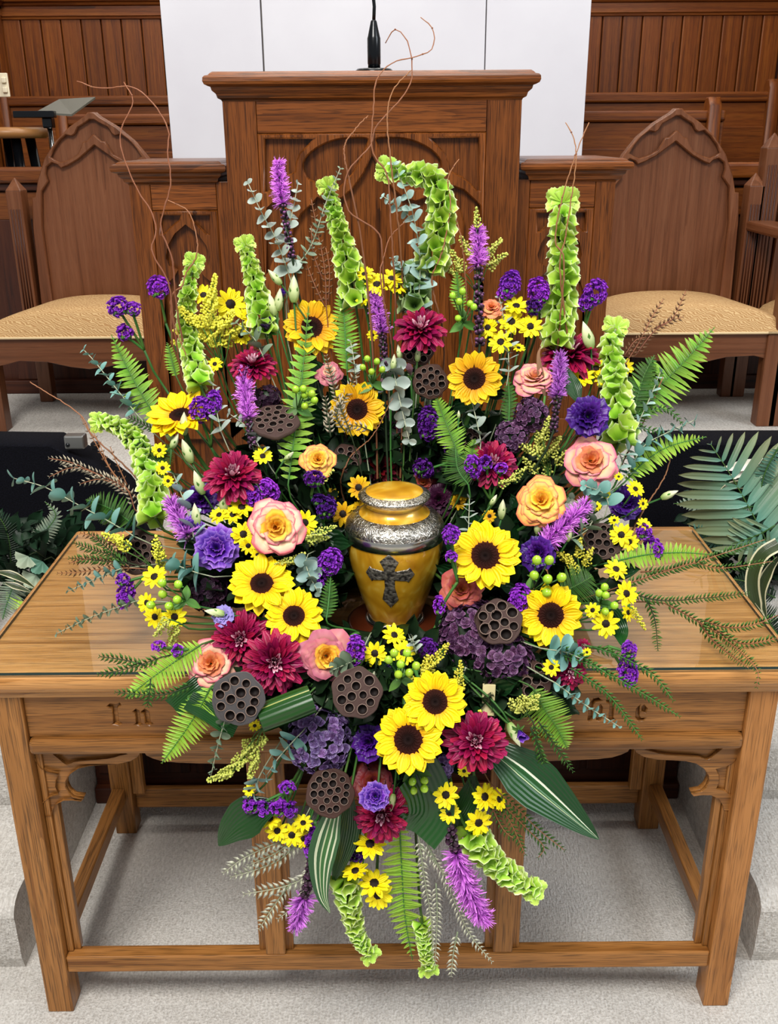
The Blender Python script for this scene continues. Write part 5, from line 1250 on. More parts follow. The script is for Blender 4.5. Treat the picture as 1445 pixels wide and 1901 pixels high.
rose('pale pink rose petals behind the peach rose', 426, 1225, 62, 'rose_pink', 'rose_pink', .2, .1, Y=-.02)

for a in [
    ('violet ruffled lisianthus below the white buds left', 402, 1017, 88, 'lis_mid', -.05, .2, .06), ('big dark violet lisianthus at the right of the hydrangea', 1092, 772, 82, 'lis', .1, .2, .22),
    ('dark violet lisianthus near the right edge', 1162, 931, 66, 'lis', .2, .3, .2), ('folded indigo lisianthus above the green berries', 998, 1026, 66, 'lis', -.2, .1, .03),
    ('indigo lisianthus squeezed beside the front sunflower', 684, 1377, 70, 'lis', -.3, .1, -.13), ('small lavender lisianthus above the burgundy mum', 414, 1142, 42, 'lis_pale', -.2, .3, -.02),
    ('lavender-blue bloom behind the left liatris', 358, 980, 48, 'lis_mid', .1, 0, .1), ('dark violet bloom behind the white buds', 374, 926, 62, 'lis', 0, .2, .17),
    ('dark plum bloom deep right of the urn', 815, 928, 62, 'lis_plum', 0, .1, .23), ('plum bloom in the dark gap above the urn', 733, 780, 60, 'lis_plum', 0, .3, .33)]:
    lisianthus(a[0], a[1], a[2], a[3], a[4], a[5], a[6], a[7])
lisianthus('dark violet cup in profile at the upper left', 500, 612, 50, 'lis', -.6, 1.3, .36, cup=True, z=1.3)
lisianthus('two-tone violet rosebud at the front centre', 697, 1478, 58, 'lis_mid', -.05, .1, -.20, cup=False, z=1.1)
lisianthus('half-open violet bud below the pale pine pick', 966, 1360, 46, 'lis_mid', .4, -.9, -.16, cup=True, z=1.2)
lisianthus('mauve closed bud beside the upper seed pod', 762, 693, 36, 'mauve', -.2, .9, .33, cup=True, z=1.4)
lisianthus('small lavender bud beside the berries at the top', 714, 716, 30, 'mauve', 0, .8, .33, cup=True, z=1.3)
lisianthus('violet bud behind the top cream buds', 525, 549, 26, 'lis_mid', .1, 1.2, .38, cup=True, z=1.4)

for lab, x, y, L_, ang in [
    ('tall upright cream bud at the top left', 546, 536, 50, 0), ('cream bud leaning left at the top', 510, 514, 36, -42), ('cream bud beside the violet cup', 505, 565, 42, -15), ('cream bud with violet edge at the top left', 518, 556, 42, 6),
    ('large cream bud before the sideways sunflower', 342, 786, 44, 0), ('slim green bud left of the large cream bud', 312, 803, 36, -25), ('fat pale bud under the large cream bud', 347, 837, 48, -22), ('thin green bud beside the fat pale bud', 325, 818, 32, 25),
    ('white bud leaning left above the violet bloom', 369, 895, 48, -22), ('white bud in front of yellow daisies', 416, 931, 44, 0), ('long pale bud behind eucalyptus leaves', 364, 955, 44, -8), ('little grey bud on the fern', 537, 846, 24, 50),
    ('pale bud lying on the lavender bloom', 398, 1137, 38, -80), ('cream bud above the biggest sunflower', 933, 945, 38, 5), ('round white bud above the biggest sunflower', 917, 928, 24, 30), ('round pale bud below the golden rose', 999, 974, 36, 5),
    ('pale bud in front of the leaning liatris', 1058, 990, 32, 15), ('large green-white bud above the right magenta mum', 1090, 622, 54, -16), ('long bud on a thin stem against the black box', 1244, 918, 34, 66), ('cream bud hanging before the half-open violet bud', 956, 1364, 48, 155),
    ('white bud beside the violet rosebud', 728, 1491, 34, 190), ('thin yellow-green bud above the berries at centre', 741, 653, 28, -8), ('thin cream bud over the lotus pods', 776, 657, 28, 5), ('cream bud at the top of the silver eucalyptus', 731, 672, 30, 5), ('tiny grey bud beside the right silver eucalyptus', 852, 769, 15, 0)]:
    flower_bud(lab, x, y, L_, ang)

for a in [
    ('lotus pod in profile at the upper left', 511, 780, 88, 17, 'pod', -.1, 1.1, .24, .95), ('dark lotus pod left of the upper right sunflower', 799, 708, 64, 13, 'pod_red', 0, .1, .29, .7),
    ('lotus pod hidden under the upper magenta mum', 776, 647, 62, 13, 'pod_red', 0, .2, .34, .7), ('red-brown lotus pod behind dried sprigs by the urn', 645, 850, 54, 9, 'pod_red', .2, .3, .25, .7),
    ('dark lotus pod in the shade right of the urn', 875, 815, 52, 9, 'pod_red', 0, .4, .29, .7), ('lotus pod standing at the far left of the flowers', 259, 1026, 82, 19, 'pod', -.3, .1, .14, .7),
    ('lotus pod with large hollows at the far right', 1120, 1004, 70, 13, 'pod', .1, .3, .12, .7), ('lotus pod lying on the big hydrangea', 926, 1154, 86, 11, 'pod', .05, .3, -.04, .6),
    ('lotus pod near the right table edge', 987, 1261, 74, 10, 'pod_red', .1, .25, -.075, .7), ('charcoal grey lotus pod below the peach rose', 442, 1297, 96, 13, 'pod_grey', -.12, -.1, -.165, .6),
    ('lotus pod with wide hollows in the front centre', 663, 1286, 92, 12, 'pod', .05, .05, -.14, .6), ('dark lotus pod under the front hydrangea', 613, 1471, 88, 20, 'pod_red', 0, .2, -.175, .6)]:
    lotus(a[0], a[1], a[2], a[3], a[4], a[5], a[6], a[7], a[8], seed=a[1], deep=a[9])

for a in [
    ('large plum hydrangea under the lotus pod right', 880, 1178, 150, 'hyd', 70, .0, .1, -.02), ('lower lobe of plum hydrangea above the table edge', 935, 1232, 130, 'hyd', 60, .1, -.1, -.06),
    ('purple hydrangea filling the front left', 594, 1370, 142, 'hyd_blue', 76, -.05, .0, -.125), ('dusky hydrangea right of the upper rose', 988, 766, 70, 'hyd', 44, .1, .3, .25), ('dusky hydrangea left of the goldenrod', 950, 806, 70, 'hyd', 44, -.1, .2, .24),
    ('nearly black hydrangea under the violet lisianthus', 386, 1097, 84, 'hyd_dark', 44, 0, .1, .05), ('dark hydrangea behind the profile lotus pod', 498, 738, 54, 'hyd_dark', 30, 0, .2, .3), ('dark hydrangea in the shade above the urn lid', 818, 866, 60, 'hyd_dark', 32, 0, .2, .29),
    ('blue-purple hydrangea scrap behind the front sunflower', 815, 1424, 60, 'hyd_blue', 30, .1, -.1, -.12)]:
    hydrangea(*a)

for a in [
    ('liatris spike at the top left against the pulpit', [(543, 480), (534, 430), (526, 385), (520, 350), (517, 300)], 36, .42), ('dark liatris spike at the right with a purple tip', [(891, 640), (890, 560), (889, 500), (888, 460), (887, 424)], 42, .32),
    ('liatris spike below the centre daisies', [(713, 680), (712, 640), (706, 600), (698, 560), (693, 540)], 34, .56), ('liatris spike in front of the left magenta mum', [(470, 830), (462, 780), (455, 730), (453, 684)], 36, .66),
    ('liatris spike in front of the right coral rose', [(1028, 800), (1034, 750), (1038, 700), (1041, 658)], 36, .58), ('bright liatris leaning right below the golden rose', [(1008, 1018), (1030, 992), (1060, 966), (1090, 934)], 48, .95),
    ('liatris bloom at the left between eucalyptus leaves', [(352, 1000), (338, 972), (326, 950), (316, 930)], 44, .9), ('long liatris hanging at the bottom right', [(832, 1532), (846, 1580), (864, 1640), (886, 1685), (904, 1714)], 54, .78), ('liatris hanging at the bottom left', [(580, 1590), (572, 1640), (560, 1680), (548, 1724)], 46, .46)]:
    liatris(a[0], a[1], a[2], a[3], dY=-.015)

for a in [
    ('violet statice with two heads at the far left', [(220, 569, 36, 34, -15), (247, 573, 24, 22, 10), (232, 617, 24, 26, -10)], (268, 650)), ('violet statice on a tall stem before the left pulpit wing', [(294, 533, 36, 40, -10)], (308, 600)),
    ('violet statice beside the sideways sunflower', [(372, 760, 36, 48, 0), (396, 747, 26, 44, 8)], (392, 830)), ('violet statice below the left magenta mum', [(472, 923, 46, 32, 50), (500, 910, 44, 30, 60)], (500, 950)),
    ('violet statice in front of the liatris bloom left', [(1197, 988, 24, 24, 10), (1214, 1018, 28, 44, -25)], (1180, 1010)), ('violet statice left of the urn shoulder', [(614, 1042, 40, 50, 25), (590, 1069, 38, 22, 70)], (606, 1085)),
    ('violet statice over the left table top', [(228, 1077, 22, 20, 0), (234, 1102, 28, 52, 15)], (270, 1070)), ('violet statice plume at the upper right, left one', [(948, 527, 36, 46, 15), (938, 545, 26, 22, -20)], (950, 590)),
    ('violet statice plume at the upper right, middle one', [(1000, 541, 36, 50, -10)], (1002, 590)), ('violet statice plume at the upper right by the chair seat', [(1106, 542, 38, 46, 15), (1088, 562, 28, 26, -20)], (1086, 610)),
    ('violet statice in front of the crimson mum', [(879, 866, 42, 26, 80), (903, 858, 18, 26, 0), (931, 870, 20, 18, 0)], (912, 930)), ('violet statice under the biggest sunflower', [(965, 1111, 36, 54, 10)], (960, 1130)),
    ('violet statice hanging over the right table edge', [(1168, 1206, 22, 30, -10), (1166, 1245, 32, 56, -8)], (1130, 1200)), ('violet statice at the urn foot', [(661, 1206, 30, 52, 0)], (664, 1240)),
    ('violet statice dangling at the lower left', [(580, 1562, 26, 66, 5), (597, 1556, 16, 30, 10)], (585, 1525)), ('row of violet statice tufts at the lower left', [(467, 1495, 28, 24, 0), (490, 1500, 22, 28, 0), (517, 1498, 26, 32, 0), (538, 1502, 24, 24, 0)], (530, 1470)),
    ('violet statice tuft above the tuft row', [(533, 1462, 28, 18, 0)], (540, 1450)), ('tiny violet statice on the left fern', [(329, 1207, 16, 16, 0), (294, 1199, 22, 12, 0)], (350, 1205)), ('violet statice beside the dusky coral rose', [(816, 1124, 16, 34, 0), (838, 992, 28, 34, 0), (838, 1033, 18, 18, 0)], (850, 1080))]:
    statice(*a)
for a in [('dark statice above the small daisies by the urn', [(605, 940, 36, 40, 0), (592, 928, 20, 18, 0)], (600, 970), .15), ('dark statice below the golden rose', [(583, 888, 34, 28, 0)], (578, 920), .14), ('dark violet statice column right of the centre', [(795, 786, 34, 62, 0), (815, 800, 18, 30, 0)], (800, 830), .27),
          ('dark statice behind the small fern', [(839, 827, 26, 30, 0), (787, 870, 36, 30, 40)], (830, 860), .26), ('dark statice under the middle statice plume', [(991, 569, 26, 24, 0)], (992, 590), .37), ('dark statice among the daisies before the urn', [(714, 1242, 42, 34, 0), (793, 1203, 34, 34, 10)], (750, 1250), -.03), ('dark statice behind the bottom daisies', [(661, 1580, 32, 36, 0)], (665, 1560), -.11)]:
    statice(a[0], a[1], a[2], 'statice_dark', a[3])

for a in [
    ('bells of ireland rising left of the goldenrod', [(372, 715), (358, 660), (346, 600), (350, 540), (360, 490)], 46, 24, 'bell'), ('bells of ireland with a leafy tip left of the sunflower', [(492, 615), (480, 560), (468, 500), (456, 458)], 50, 22, 'bell'),
    ('tall bells of ireland in front of the pulpit middle', [(660, 560), (648, 500), (632, 440), (618, 380), (609, 350)], 56, 20, 'bell'), ('bells of ireland arching over in front of the pulpit', [(800, 500), (812, 450), (820, 400), (815, 350), (790, 326), (745, 322), (722, 316)], 56, 34, 'bell'),
    ('bells of ireland wound with willow before the right wing', [(1035, 640), (1040, 570), (1046, 500), (1044, 440), (1045, 380)], 56, 44, 'bell'), ('lush bells of ireland at the right', [(1150, 820), (1147, 760), (1141, 700), (1134, 650), (1142, 612)], 64, 34, 'bell'),
    ('bells of ireland curving to the left edge', [(288, 960), (282, 905), (266, 845), (240, 804), (205, 785), (186, 784)], 54, 26, 'bell'), ('bells of ireland drooping at the bottom right', [(872, 1548), (892, 1572), (920, 1604), (956, 1630), (988, 1650)], 56, 34, 'bell'),
    ('bells of ireland drooping left of the bottom fern', [(640, 1632), (648, 1665), (655, 1700), (664, 1738), (685, 1768)], 48, 22, 'bell'), ('thin bells tip below the bottom fern', [(784, 1715), (788, 1745), (792, 1775), (795, 1795)], 30, 22, 'bell'), ('dark bells behind the eucalyptus at the centre', [(770, 570), (768, 540), (762, 515)], 56, 40, 'bell_dark')]:
    bells(*a)

for a in [
    ('fern frond pointing up at the far left', [(300, 790), (262, 730), (230, 670), (207, 622)], 62, 'fern'), ('long fern crossing the upper left sunflower', [(535, 900), (548, 800), (562, 690), (573, 570)], 68, 'fern'), ('fern right of the upper left sunflower', [(645, 690), (641, 620), (637, 570), (631, 526)], 54, 'fern'),
    ('wide fern reaching toward the right chair', [(1165, 785), (1200, 740), (1262, 680), (1326, 609)], 96, 'fern'), ('light fern tip against the black box right', [(1160, 895), (1200, 855), (1245, 828), (1311, 811)], 52, 'fern_lime'), ('fern lying over the right table top', [(1130, 1045), (1200, 1030), (1265, 1026), (1326, 1030)], 48, 'fern_lime'),
    ('light fern over the left table edge', [(375, 1196), (330, 1225), (280, 1260), (234, 1297)], 70, 'fern_lime'), ('fern hanging in front of the left apron', [(392, 1275), (368, 1320), (335, 1370), (301, 1416)], 70, 'fern_lime'), ('long fern hanging at the bottom centre', [(742, 1530), (746, 1610), (752, 1700), (766, 1782)], 76, 'fern_lime'),
    ('broad fern in front of the right apron', [(990, 1278), (1010, 1315), (1035, 1352), (1054, 1390)], 80, 'fern'), ('short broad fern beside the right sunflower', [(1042, 1100), (1060, 1092), (1080, 1082), (1100, 1070)], 84, 'fern_dark'), ('small fern right of the urn gap', [(852, 850), (838, 810), (822, 770), (808, 731)], 58, 'fern'),
    ('stubby fern above the crimson mum', [(868, 880), (874, 850), (882, 815)], 44, 'fern'), ('narrow dark fern behind the upper right rose', [(945, 790), (946, 750), (944, 700)], 34, 'fern_dark'), ('little fern curl against the left pulpit wing', [(328, 700), (322, 680), (316, 655), (310, 636)], 30, 'fern'),
    ('dark fern over the black box left', [(250, 975), (215, 950), (190, 938), (160, 928)], 70, 'fern_dark'), ('small fern below the right goldenrod', [(855, 580), (852, 550), (848, 505)], 36, 'fern'), ('dark teal fern beside the urn', [(606, 1150), (610, 1120), (614, 1070)], 36, 'fern_dark'), ('fern peeking out below the left bells', [(275, 880), (300, 850), (320, 825)], 50, 'fern_dark'),
    ('dark fern leaves in the gap behind the small fern', [(870, 900), (850, 870), (845, 820)], 60, 'fern_dark'), ('fern behind the right bells spike', [(1160, 800), (1180, 750), (1195, 700), (1215, 660)], 80, 'fern_dark')]:
    fern(a[0], a[1], a[2], a[3], n=24 if a[2] > 40 else 14)

for a in [
    ('eucalyptus sprig at the top left of the pulpit panel', [(535, 504), (512, 442), (487, 397), (461, 340)], 28, 'euc_pale'), ('eucalyptus sprig right of the top left liatris', [(530, 449), (545, 385), (553, 342)], 24, 'euc_pale'), ('fine eucalyptus beside the tall bells', [(545, 502), (579, 454), (604, 380), (632, 313)], 17, 'euc_green', True),
    ('tall eucalyptus beside the arching bells', [(777, 576), (780, 484), (770, 410), (755, 360), (733, 306)], 34, 'euc'), ('short side sprig of eucalyptus before the panel', [(756, 396), (735, 380), (712, 365)], 20, 'euc'), ('teal eucalyptus sprig before the left chair', [(250, 764), (202, 704), (175, 670), (156, 650)], 24, 'euc_teal'),
    ('long blue-grey eucalyptus at the far left', [(250, 996), (199, 966), (150, 940), (85, 905), (26, 888)], 42, 'euc_teal'), ('small eucalyptus over the left table top', [(224, 1056), (184, 1072), (126, 1098)], 18, 'euc_teal'), ('lowest eucalyptus over the left table top', [(252, 1116), (169, 1146), (106, 1176)], 17, 'euc_green'),
    ('eucalyptus hanging over the left liatris', [(360, 1000), (352, 960), (336, 915), (322, 880)], 34, 'euc'), ('eucalyptus rosette above the left daisies', [(368, 1064), (345, 1056), (312, 1042)], 40, 'euc_teal'), ('silver eucalyptus hanging above the urn', [(728, 672), (740, 732), (750, 775), (760, 818)], 34, 'euc_pale'),
    ('silver eucalyptus under the upper right sunflower', [(893, 820), (887, 789), (879, 755), (872, 720)], 26, 'euc_pale'), ('thin silver eucalyptus crossing the upper right daisies', [(945, 690), (944, 652), (938, 602), (927, 552)], 20, 'euc_pale', True), ('slim silver eucalyptus right of the urn', [(870, 985), (871, 955), (872, 926)], 22, 'euc_pale', True),
    ('eucalyptus winding up by the right fern', [(1150, 870), (1168, 828), (1188, 780), (1210, 732), (1227, 690)], 26, 'euc'), ('eucalyptus reaching toward the palm', [(1165, 880), (1196, 828), (1240, 803), (1290, 780)], 28, 'euc_teal'), ('grey-green eucalyptus behind the leaning liatris', [(1060, 1000), (1090, 985), (1100, 955), (1062, 926)], 34, 'euc_green'),
    ('teal eucalyptus rosette under the right sunflower', [(1022, 1206), (1050, 1211), (1078, 1222)], 40, 'euc_teal'), ('eucalyptus trailing over the right carved letters', [(1032, 1268), (1086, 1308), (1150, 1349)], 18, 'euc_teal'), ('eucalyptus beside the front hydrangea', [(550, 1370), (518, 1406), (495, 1440)], 30, 'euc_teal'),
    ('thin eucalyptus hanging under the charcoal pod', [(418, 1336), (404, 1386), (392, 1440)], 20, 'euc_green'), ('small eucalyptus over the violet tuft row', [(480, 1445), (475, 1462), (462, 1485)], 26, 'euc'), ('eucalyptus sprig left of the urn base', [(568, 1040), (572, 1062), (590, 1098)], 30, 'euc'),
    ('eucalyptus on the front lotus pod', [(650, 1230), (636, 1236), (618, 1244)], 30, 'euc_green'), ('fine eucalyptus before the profile lotus pod', [(488, 842), (462, 796), (426, 768)], 22, 'euc_pale'), ('short eucalyptus tip above the centre daisies', [(750, 508), (740, 492), (731, 480)], 20, 'euc'), ('pale eucalyptus tip between the upper sunflowers', [(660, 690), (656, 660), (651, 634)], 20, 'euc_pale'),
    ('tiny silver eucalyptus at the urn foot', [(772, 1208), (768, 1195), (766, 1182)], 18, 'euc_pale'), ('eucalyptus below the right pink rose', [(1130, 935), (1120, 915), (1085, 902)], 30, 'euc_teal'), ('pale eucalyptus behind the left magenta mum', [(410, 800), (402, 760), (395, 715)], 28, 'euc_pale'), ('grey eucalyptus under the upper left daisies', [(488, 660), (470, 625), (440, 600)], 30, 'euc_green')]:
    euc(a[0], a[1], a[2], a[3], narrow=len(a) > 4, dY=-.012)

for a in [
    ('hypericum berries behind the upper magenta mum', [(841, 549), (859, 541), (853, 560), (873, 564), (880, 570), (851, 591)], (860, 600), 13), ('hypericum berries in front of the long fern', [(549, 723), (563, 722), (566, 733), (579, 731), (584, 743), (566, 754)], (552, 760), 14),
    ('hypericum berries above the golden sunflower', [(700, 671), (674, 682), (690, 690), (710, 686), (682, 666)], (692, 712), 12), ('hypericum berries over the far left daisies', [(280, 1123), (301, 1082), (302, 1103), (331, 1085), (329, 1113), (314, 1125)], (345, 1115), 16),
    ('hypericum berries above the right sunflower', [(997, 1040), (1020, 1040), (992, 1068), (1017, 1075), (1043, 1072), (1015, 1100)], (985, 1100), 18), ('hypericum berries by the right table edge', [(1123, 1090), (1113, 1101), (1125, 1105), (1141, 1124), (1124, 1135)], (1115, 1120), 15),
    ('hypericum berries before the urn foot', [(722, 1225), (756, 1212), (744, 1233), (773, 1236), (740, 1252), (760, 1249), (732, 1212)], (745, 1262), 16), ('hypericum berries under the lowest big sunflower', [(766, 1451), (788, 1449), (768, 1467), (788, 1464), (785, 1419), (759, 1429)], (772, 1430), 15)]:
    hypericum(*a)

for a in [
    ('big yellow goldenrod at the upper left', [(390, 575, 70, 40, 0), (355, 590, 55, 26, -50), (350, 625, 55, 22, -65), (420, 600, 50, 30, 30), (400, 620, 50, 40, 10), (430, 628, 44, 22, 55), (372, 612, 50, 30, -25), (396, 540, 60, 20, 8), (340, 640, 40, 18, -75), (445, 610, 40, 16, 60)], (412, 690), 'solidago', 4.2),
    ('goldenrod around the dark liatris spike', [(885, 404, 34, 14, 0), (917, 459, 40, 16, 45), (922, 484, 44, 18, 55), (866, 458, 40, 20, -30), (850, 485, 46, 20, -30), (838, 500, 30, 18, -50)], (882, 540), 'solidago_green', 3.4),
    ('goldenrod between the right hydrangea and pink rose', [(1014, 796, 44, 18, 15), (978, 832, 44, 22, -60), (1006, 834, 50, 24, 0), (1030, 830, 40, 20, 30), (1012, 866, 36, 22, -10), (1000, 815, 44, 20, -10), (1042, 850, 30, 16, 40), (985, 865, 36, 18, -40)], (1020, 895), 'solidago_green', 3.6),
    ('goldenrod left of the right-hand lotus pod', [(1076, 1018, 36, 20, 10), (1062, 1050, 40, 22, -20), (1092, 1035, 36, 20, 30), (1048, 1035, 30, 18, -50)], (1072, 1075), 'solidago', 3.4),
    ('pale goldenrod sprig right of the peach rose', [(596, 989, 60, 20, 65), (590, 1002, 40, 16, 80)], (562, 1010), 'solidago_green', 3.2), ('pale goldenrod buds above the left sunflower', [(536, 1043, 56, 18, 72), (552, 1036, 30, 16, 60)], (512, 1056), 'solidago_green', 3.2),
    ('goldenrod behind the far left lotus pod', [(292, 1019, 44, 24, -5), (226, 1009, 34, 26, -30), (210, 998, 40, 18, -70), (300, 1042, 40, 20, 10)], (290, 1060), 'solidago', 3.4), ('goldenrod plume leaning right before the urn', [(808, 1226, 76, 26, 38), (790, 1240, 44, 22, 10), (768, 1270, 30, 24, -20)], (780, 1280), 'solidago', 3.6),
    ('goldenrod plume right of the front sunflower', [(853, 1256, 56, 22, 5)], (850, 1290), 'solidago', 3.4), ('pale goldenrod below the right lotus pod', [(974, 1308, 30, 40, 0), (958, 1312, 30, 30, -40), (990, 1304, 30, 26, 40)], (966, 1335), 'solidago_green', 3.4),
    ('goldenrod buds lying on the lower right mum', [(900, 1342, 44, 24, -20), (893, 1360, 24, 30, 10)], (905, 1370), 'solidago', 3.4), ('green goldenrod hanging at the left table front', [(455, 1400, 60, 26, 205), (430, 1424, 60, 24, 235), (410, 1440, 50, 20, 250), (470, 1420, 50, 24, 195), (480, 1385, 44, 22, 215)], (490, 1350), 'solidago_green', 3.6),
    ('goldenrod tip pointing down over the right table top', [(1186, 1148, 44, 14, 150)], (1170, 1122), 'solidago', 3.2), ('goldenrod right of the crimson mum', [(962, 880, 32, 18, 50), (940, 895, 30, 14, 70)], (935, 905), 'solidago_green', 3.2), ('goldenrod on the left table top below the daisies', [(322, 1180, 40, 26, 200), (300, 1165, 40, 20, 220)], (340, 1160), 'solidago_green', 3.2), ('goldenrod by the golden rose left', [(605, 884, 34, 16, 50)], (588, 898), 'solidago_green', 3.0)]:
    solidago(a[0], a[1], a[2], a[3], bud=a[4])

NB = [
    ('pale dried sprig reaching left over the black box', [[(250, 945), (234, 907), (180, 880), (135, 868), (92, 885)], [(225, 900), (170, 875), (130, 858), (92, 851)], [(240, 920), (205, 895), (180, 890), (150, 898)]], 12, 'needle_tan', 'twig', 8),
    ('dry brown twigs above the black box left', [[(240, 912), (205, 870), (185, 825), (172, 800)], [(228, 905), (198, 860), (176, 820), (150, 775)], [(236, 900), (215, 855), (205, 830)]], 7, 'needle_brown', 'twig', 14),
    ('silvery dried sprigs in front of the golden sunflower', [[(650, 800), (634, 760), (618, 710), (606, 662)], [(614, 812), (610, 775), (604, 738)], [(640, 800), (625, 770), (650, 720), (665, 680)], [(600, 800), (618, 770), (638, 745)], [(690, 800), (660, 790), (640, 800)]], 12, 'needle_tan', 'stem_dark', 7),
    ('red-brown dried sprigs beside the tall bells', [[(606, 570), (603, 500), (590, 430), (578, 370)], [(604, 570), (585, 530), (569, 490)], [(610, 560), (612, 500), (605, 460)], [(600, 520), (582, 470), (578, 420)]], 9, 'needle_brown', 'twig', 9),
    ('brown dried sprigs before the right chair seat', [[(1165, 670), (1190, 630), (1210, 590), (1232, 556)], [(1180, 660), (1215, 615), (1250, 590), (1274, 540)], [(1160, 660), (1180, 632), (1200, 626)], [(1215, 610), (1240, 598), (1268, 588)]], 10, 'needle_brown', 'twig', 8),
    ('pale grevillea drooping at the lower left', [[(532, 1558), (490, 1575), (450, 1595), (416, 1620)], [(545, 1560), (510, 1585), (462, 1606)], [(560, 1560), (520, 1595), (475, 1615), (430, 1628)], [(590, 1560), (575, 1620), (530, 1645), (455, 1660)], [(590, 1570), (570, 1630), (560, 1670), (517, 1706)], [(540, 1640), (510, 1680), (482, 1724)]], 17, 'needle_pale', 'stem_pale', 9),
    ('pale grevillea right of the bottom fern', [[(778, 1556), (790, 1640), (800, 1700), (804, 1764)], [(790, 1560), (830, 1640), (870, 1730), (913, 1785)], [(810, 1640), (812, 1700), (808, 1790)], [(782, 1570), (815, 1610), (850, 1660)], [(850, 1730), (842, 1770), (838, 1812)]], 13, 'needle_pale', 'stem_pale', 9),
    ('dark green needle sprigs over the left table top', [[(240, 1045), (205, 1030), (170, 1020), (138, 1008)], [(235, 1046), (180, 1040), (130, 1036)], [(240, 1050), (215, 1036), (200, 1018), (165, 990)]], 12, 'needle', 'stem_dark', 6),
    ('brown-tipped needle sprig over the left table top', [[(250, 1055), (200, 1055), (150, 1062), (108, 1064)], [(230, 1020), (190, 1000), (150, 990)], [(220, 1052), (190, 1035), (130, 1045)]], 10, 'needle_brown', 'twig', 8),
    ('green needle sprigs at the left table edge', [[(300, 1220), (255, 1236), (220, 1245), (184, 1252)], [(270, 1235), (230, 1225), (186, 1219)], [(360, 1270), (300, 1290), (215, 1285)], [(280, 1260), (278, 1285), (274, 1310)]], 13, 'needle', 'stem_dark', 7),
    ('long needle sprigs reaching right toward the palm', [[(1160, 1085), (1240, 1060), (1320, 1035), (1420, 1002)], [(1190, 1062), (1240, 1058), (1290, 1046), (1340, 1055), (1435, 1042)]], 12, 'needle', 'twig', 7),
    ('needle sprig lying across the right table top', [[(1165, 1100), (1230, 1115), (1310, 1110), (1390, 1102)], [(1200, 1110), (1216, 1150), (1222, 1208)]], 12, 'needle', 'stem_dark', 7),
    ('needle sprigs on tan stems at the right table corner', [[(1235, 1120), (1290, 1150), (1345, 1185), (1404, 1240), (1405, 1275)], [(1300, 1150), (1350, 1165), (1400, 1160), (1445, 1142)], [(1330, 1170), (1380, 1195), (1445, 1185)], [(1298, 1155), (1330, 1195), (1390, 1240)]], 12, 'needle', 'twig', 7),
    ('rosemary-like sprigs over the right carved apron', [[(1040, 1215), (1110, 1240), (1190, 1285), (1262, 1330)], [(1060, 1240), (1130, 1290), (1192, 1372)], [(1100, 1200), (1160, 1222), (1215, 1255), (1250, 1300)], [(1040, 1200), (1090, 1225), (1140, 1260)]], 12, 'needle', 'stem', 7),
    ('green sprigs hanging below the broad fern', [[(990, 1340), (1005, 1400), (1026, 1446)], [(1000, 1340), (1035, 1390), (1064, 1432)], [(985, 1350), (1000, 1390), (1012, 1440)]], 12, 'needle', 'stem_dark', 7),
    ('green and tan sprigs under the big striped leaf', [[(925, 1470), (960, 1500), (1000, 1540), (1048, 1578)], [(920, 1480), (950, 1530), (975, 1586)], [(930, 1490), (980, 1540), (1010, 1572), (1000, 1592)], [(910, 1490), (935, 1540), (960, 1560)]], 12, 'needle', 'twig', 8),
    ('dark needle sprig below the upper left fern', [[(262, 830), (235, 805), (215, 790)], [(290, 850), (250, 820), (225, 815)], [(300, 800), (270, 790), (240, 775)]], 12, 'needle', 'stem_dark', 6),
    ('fine green sprig behind the right wide fern', [[(1160, 780), (1200, 765), (1240, 760), (1270, 790)], [(1170, 790), (1195, 795), (1235, 805)]], 10, 'needle', 'stem', 7),
]
for lab, paths, ln, mt, rm, stp in NB: needles(lab, paths, ln, mt, step=stp, rm=rm, dY=-.01)

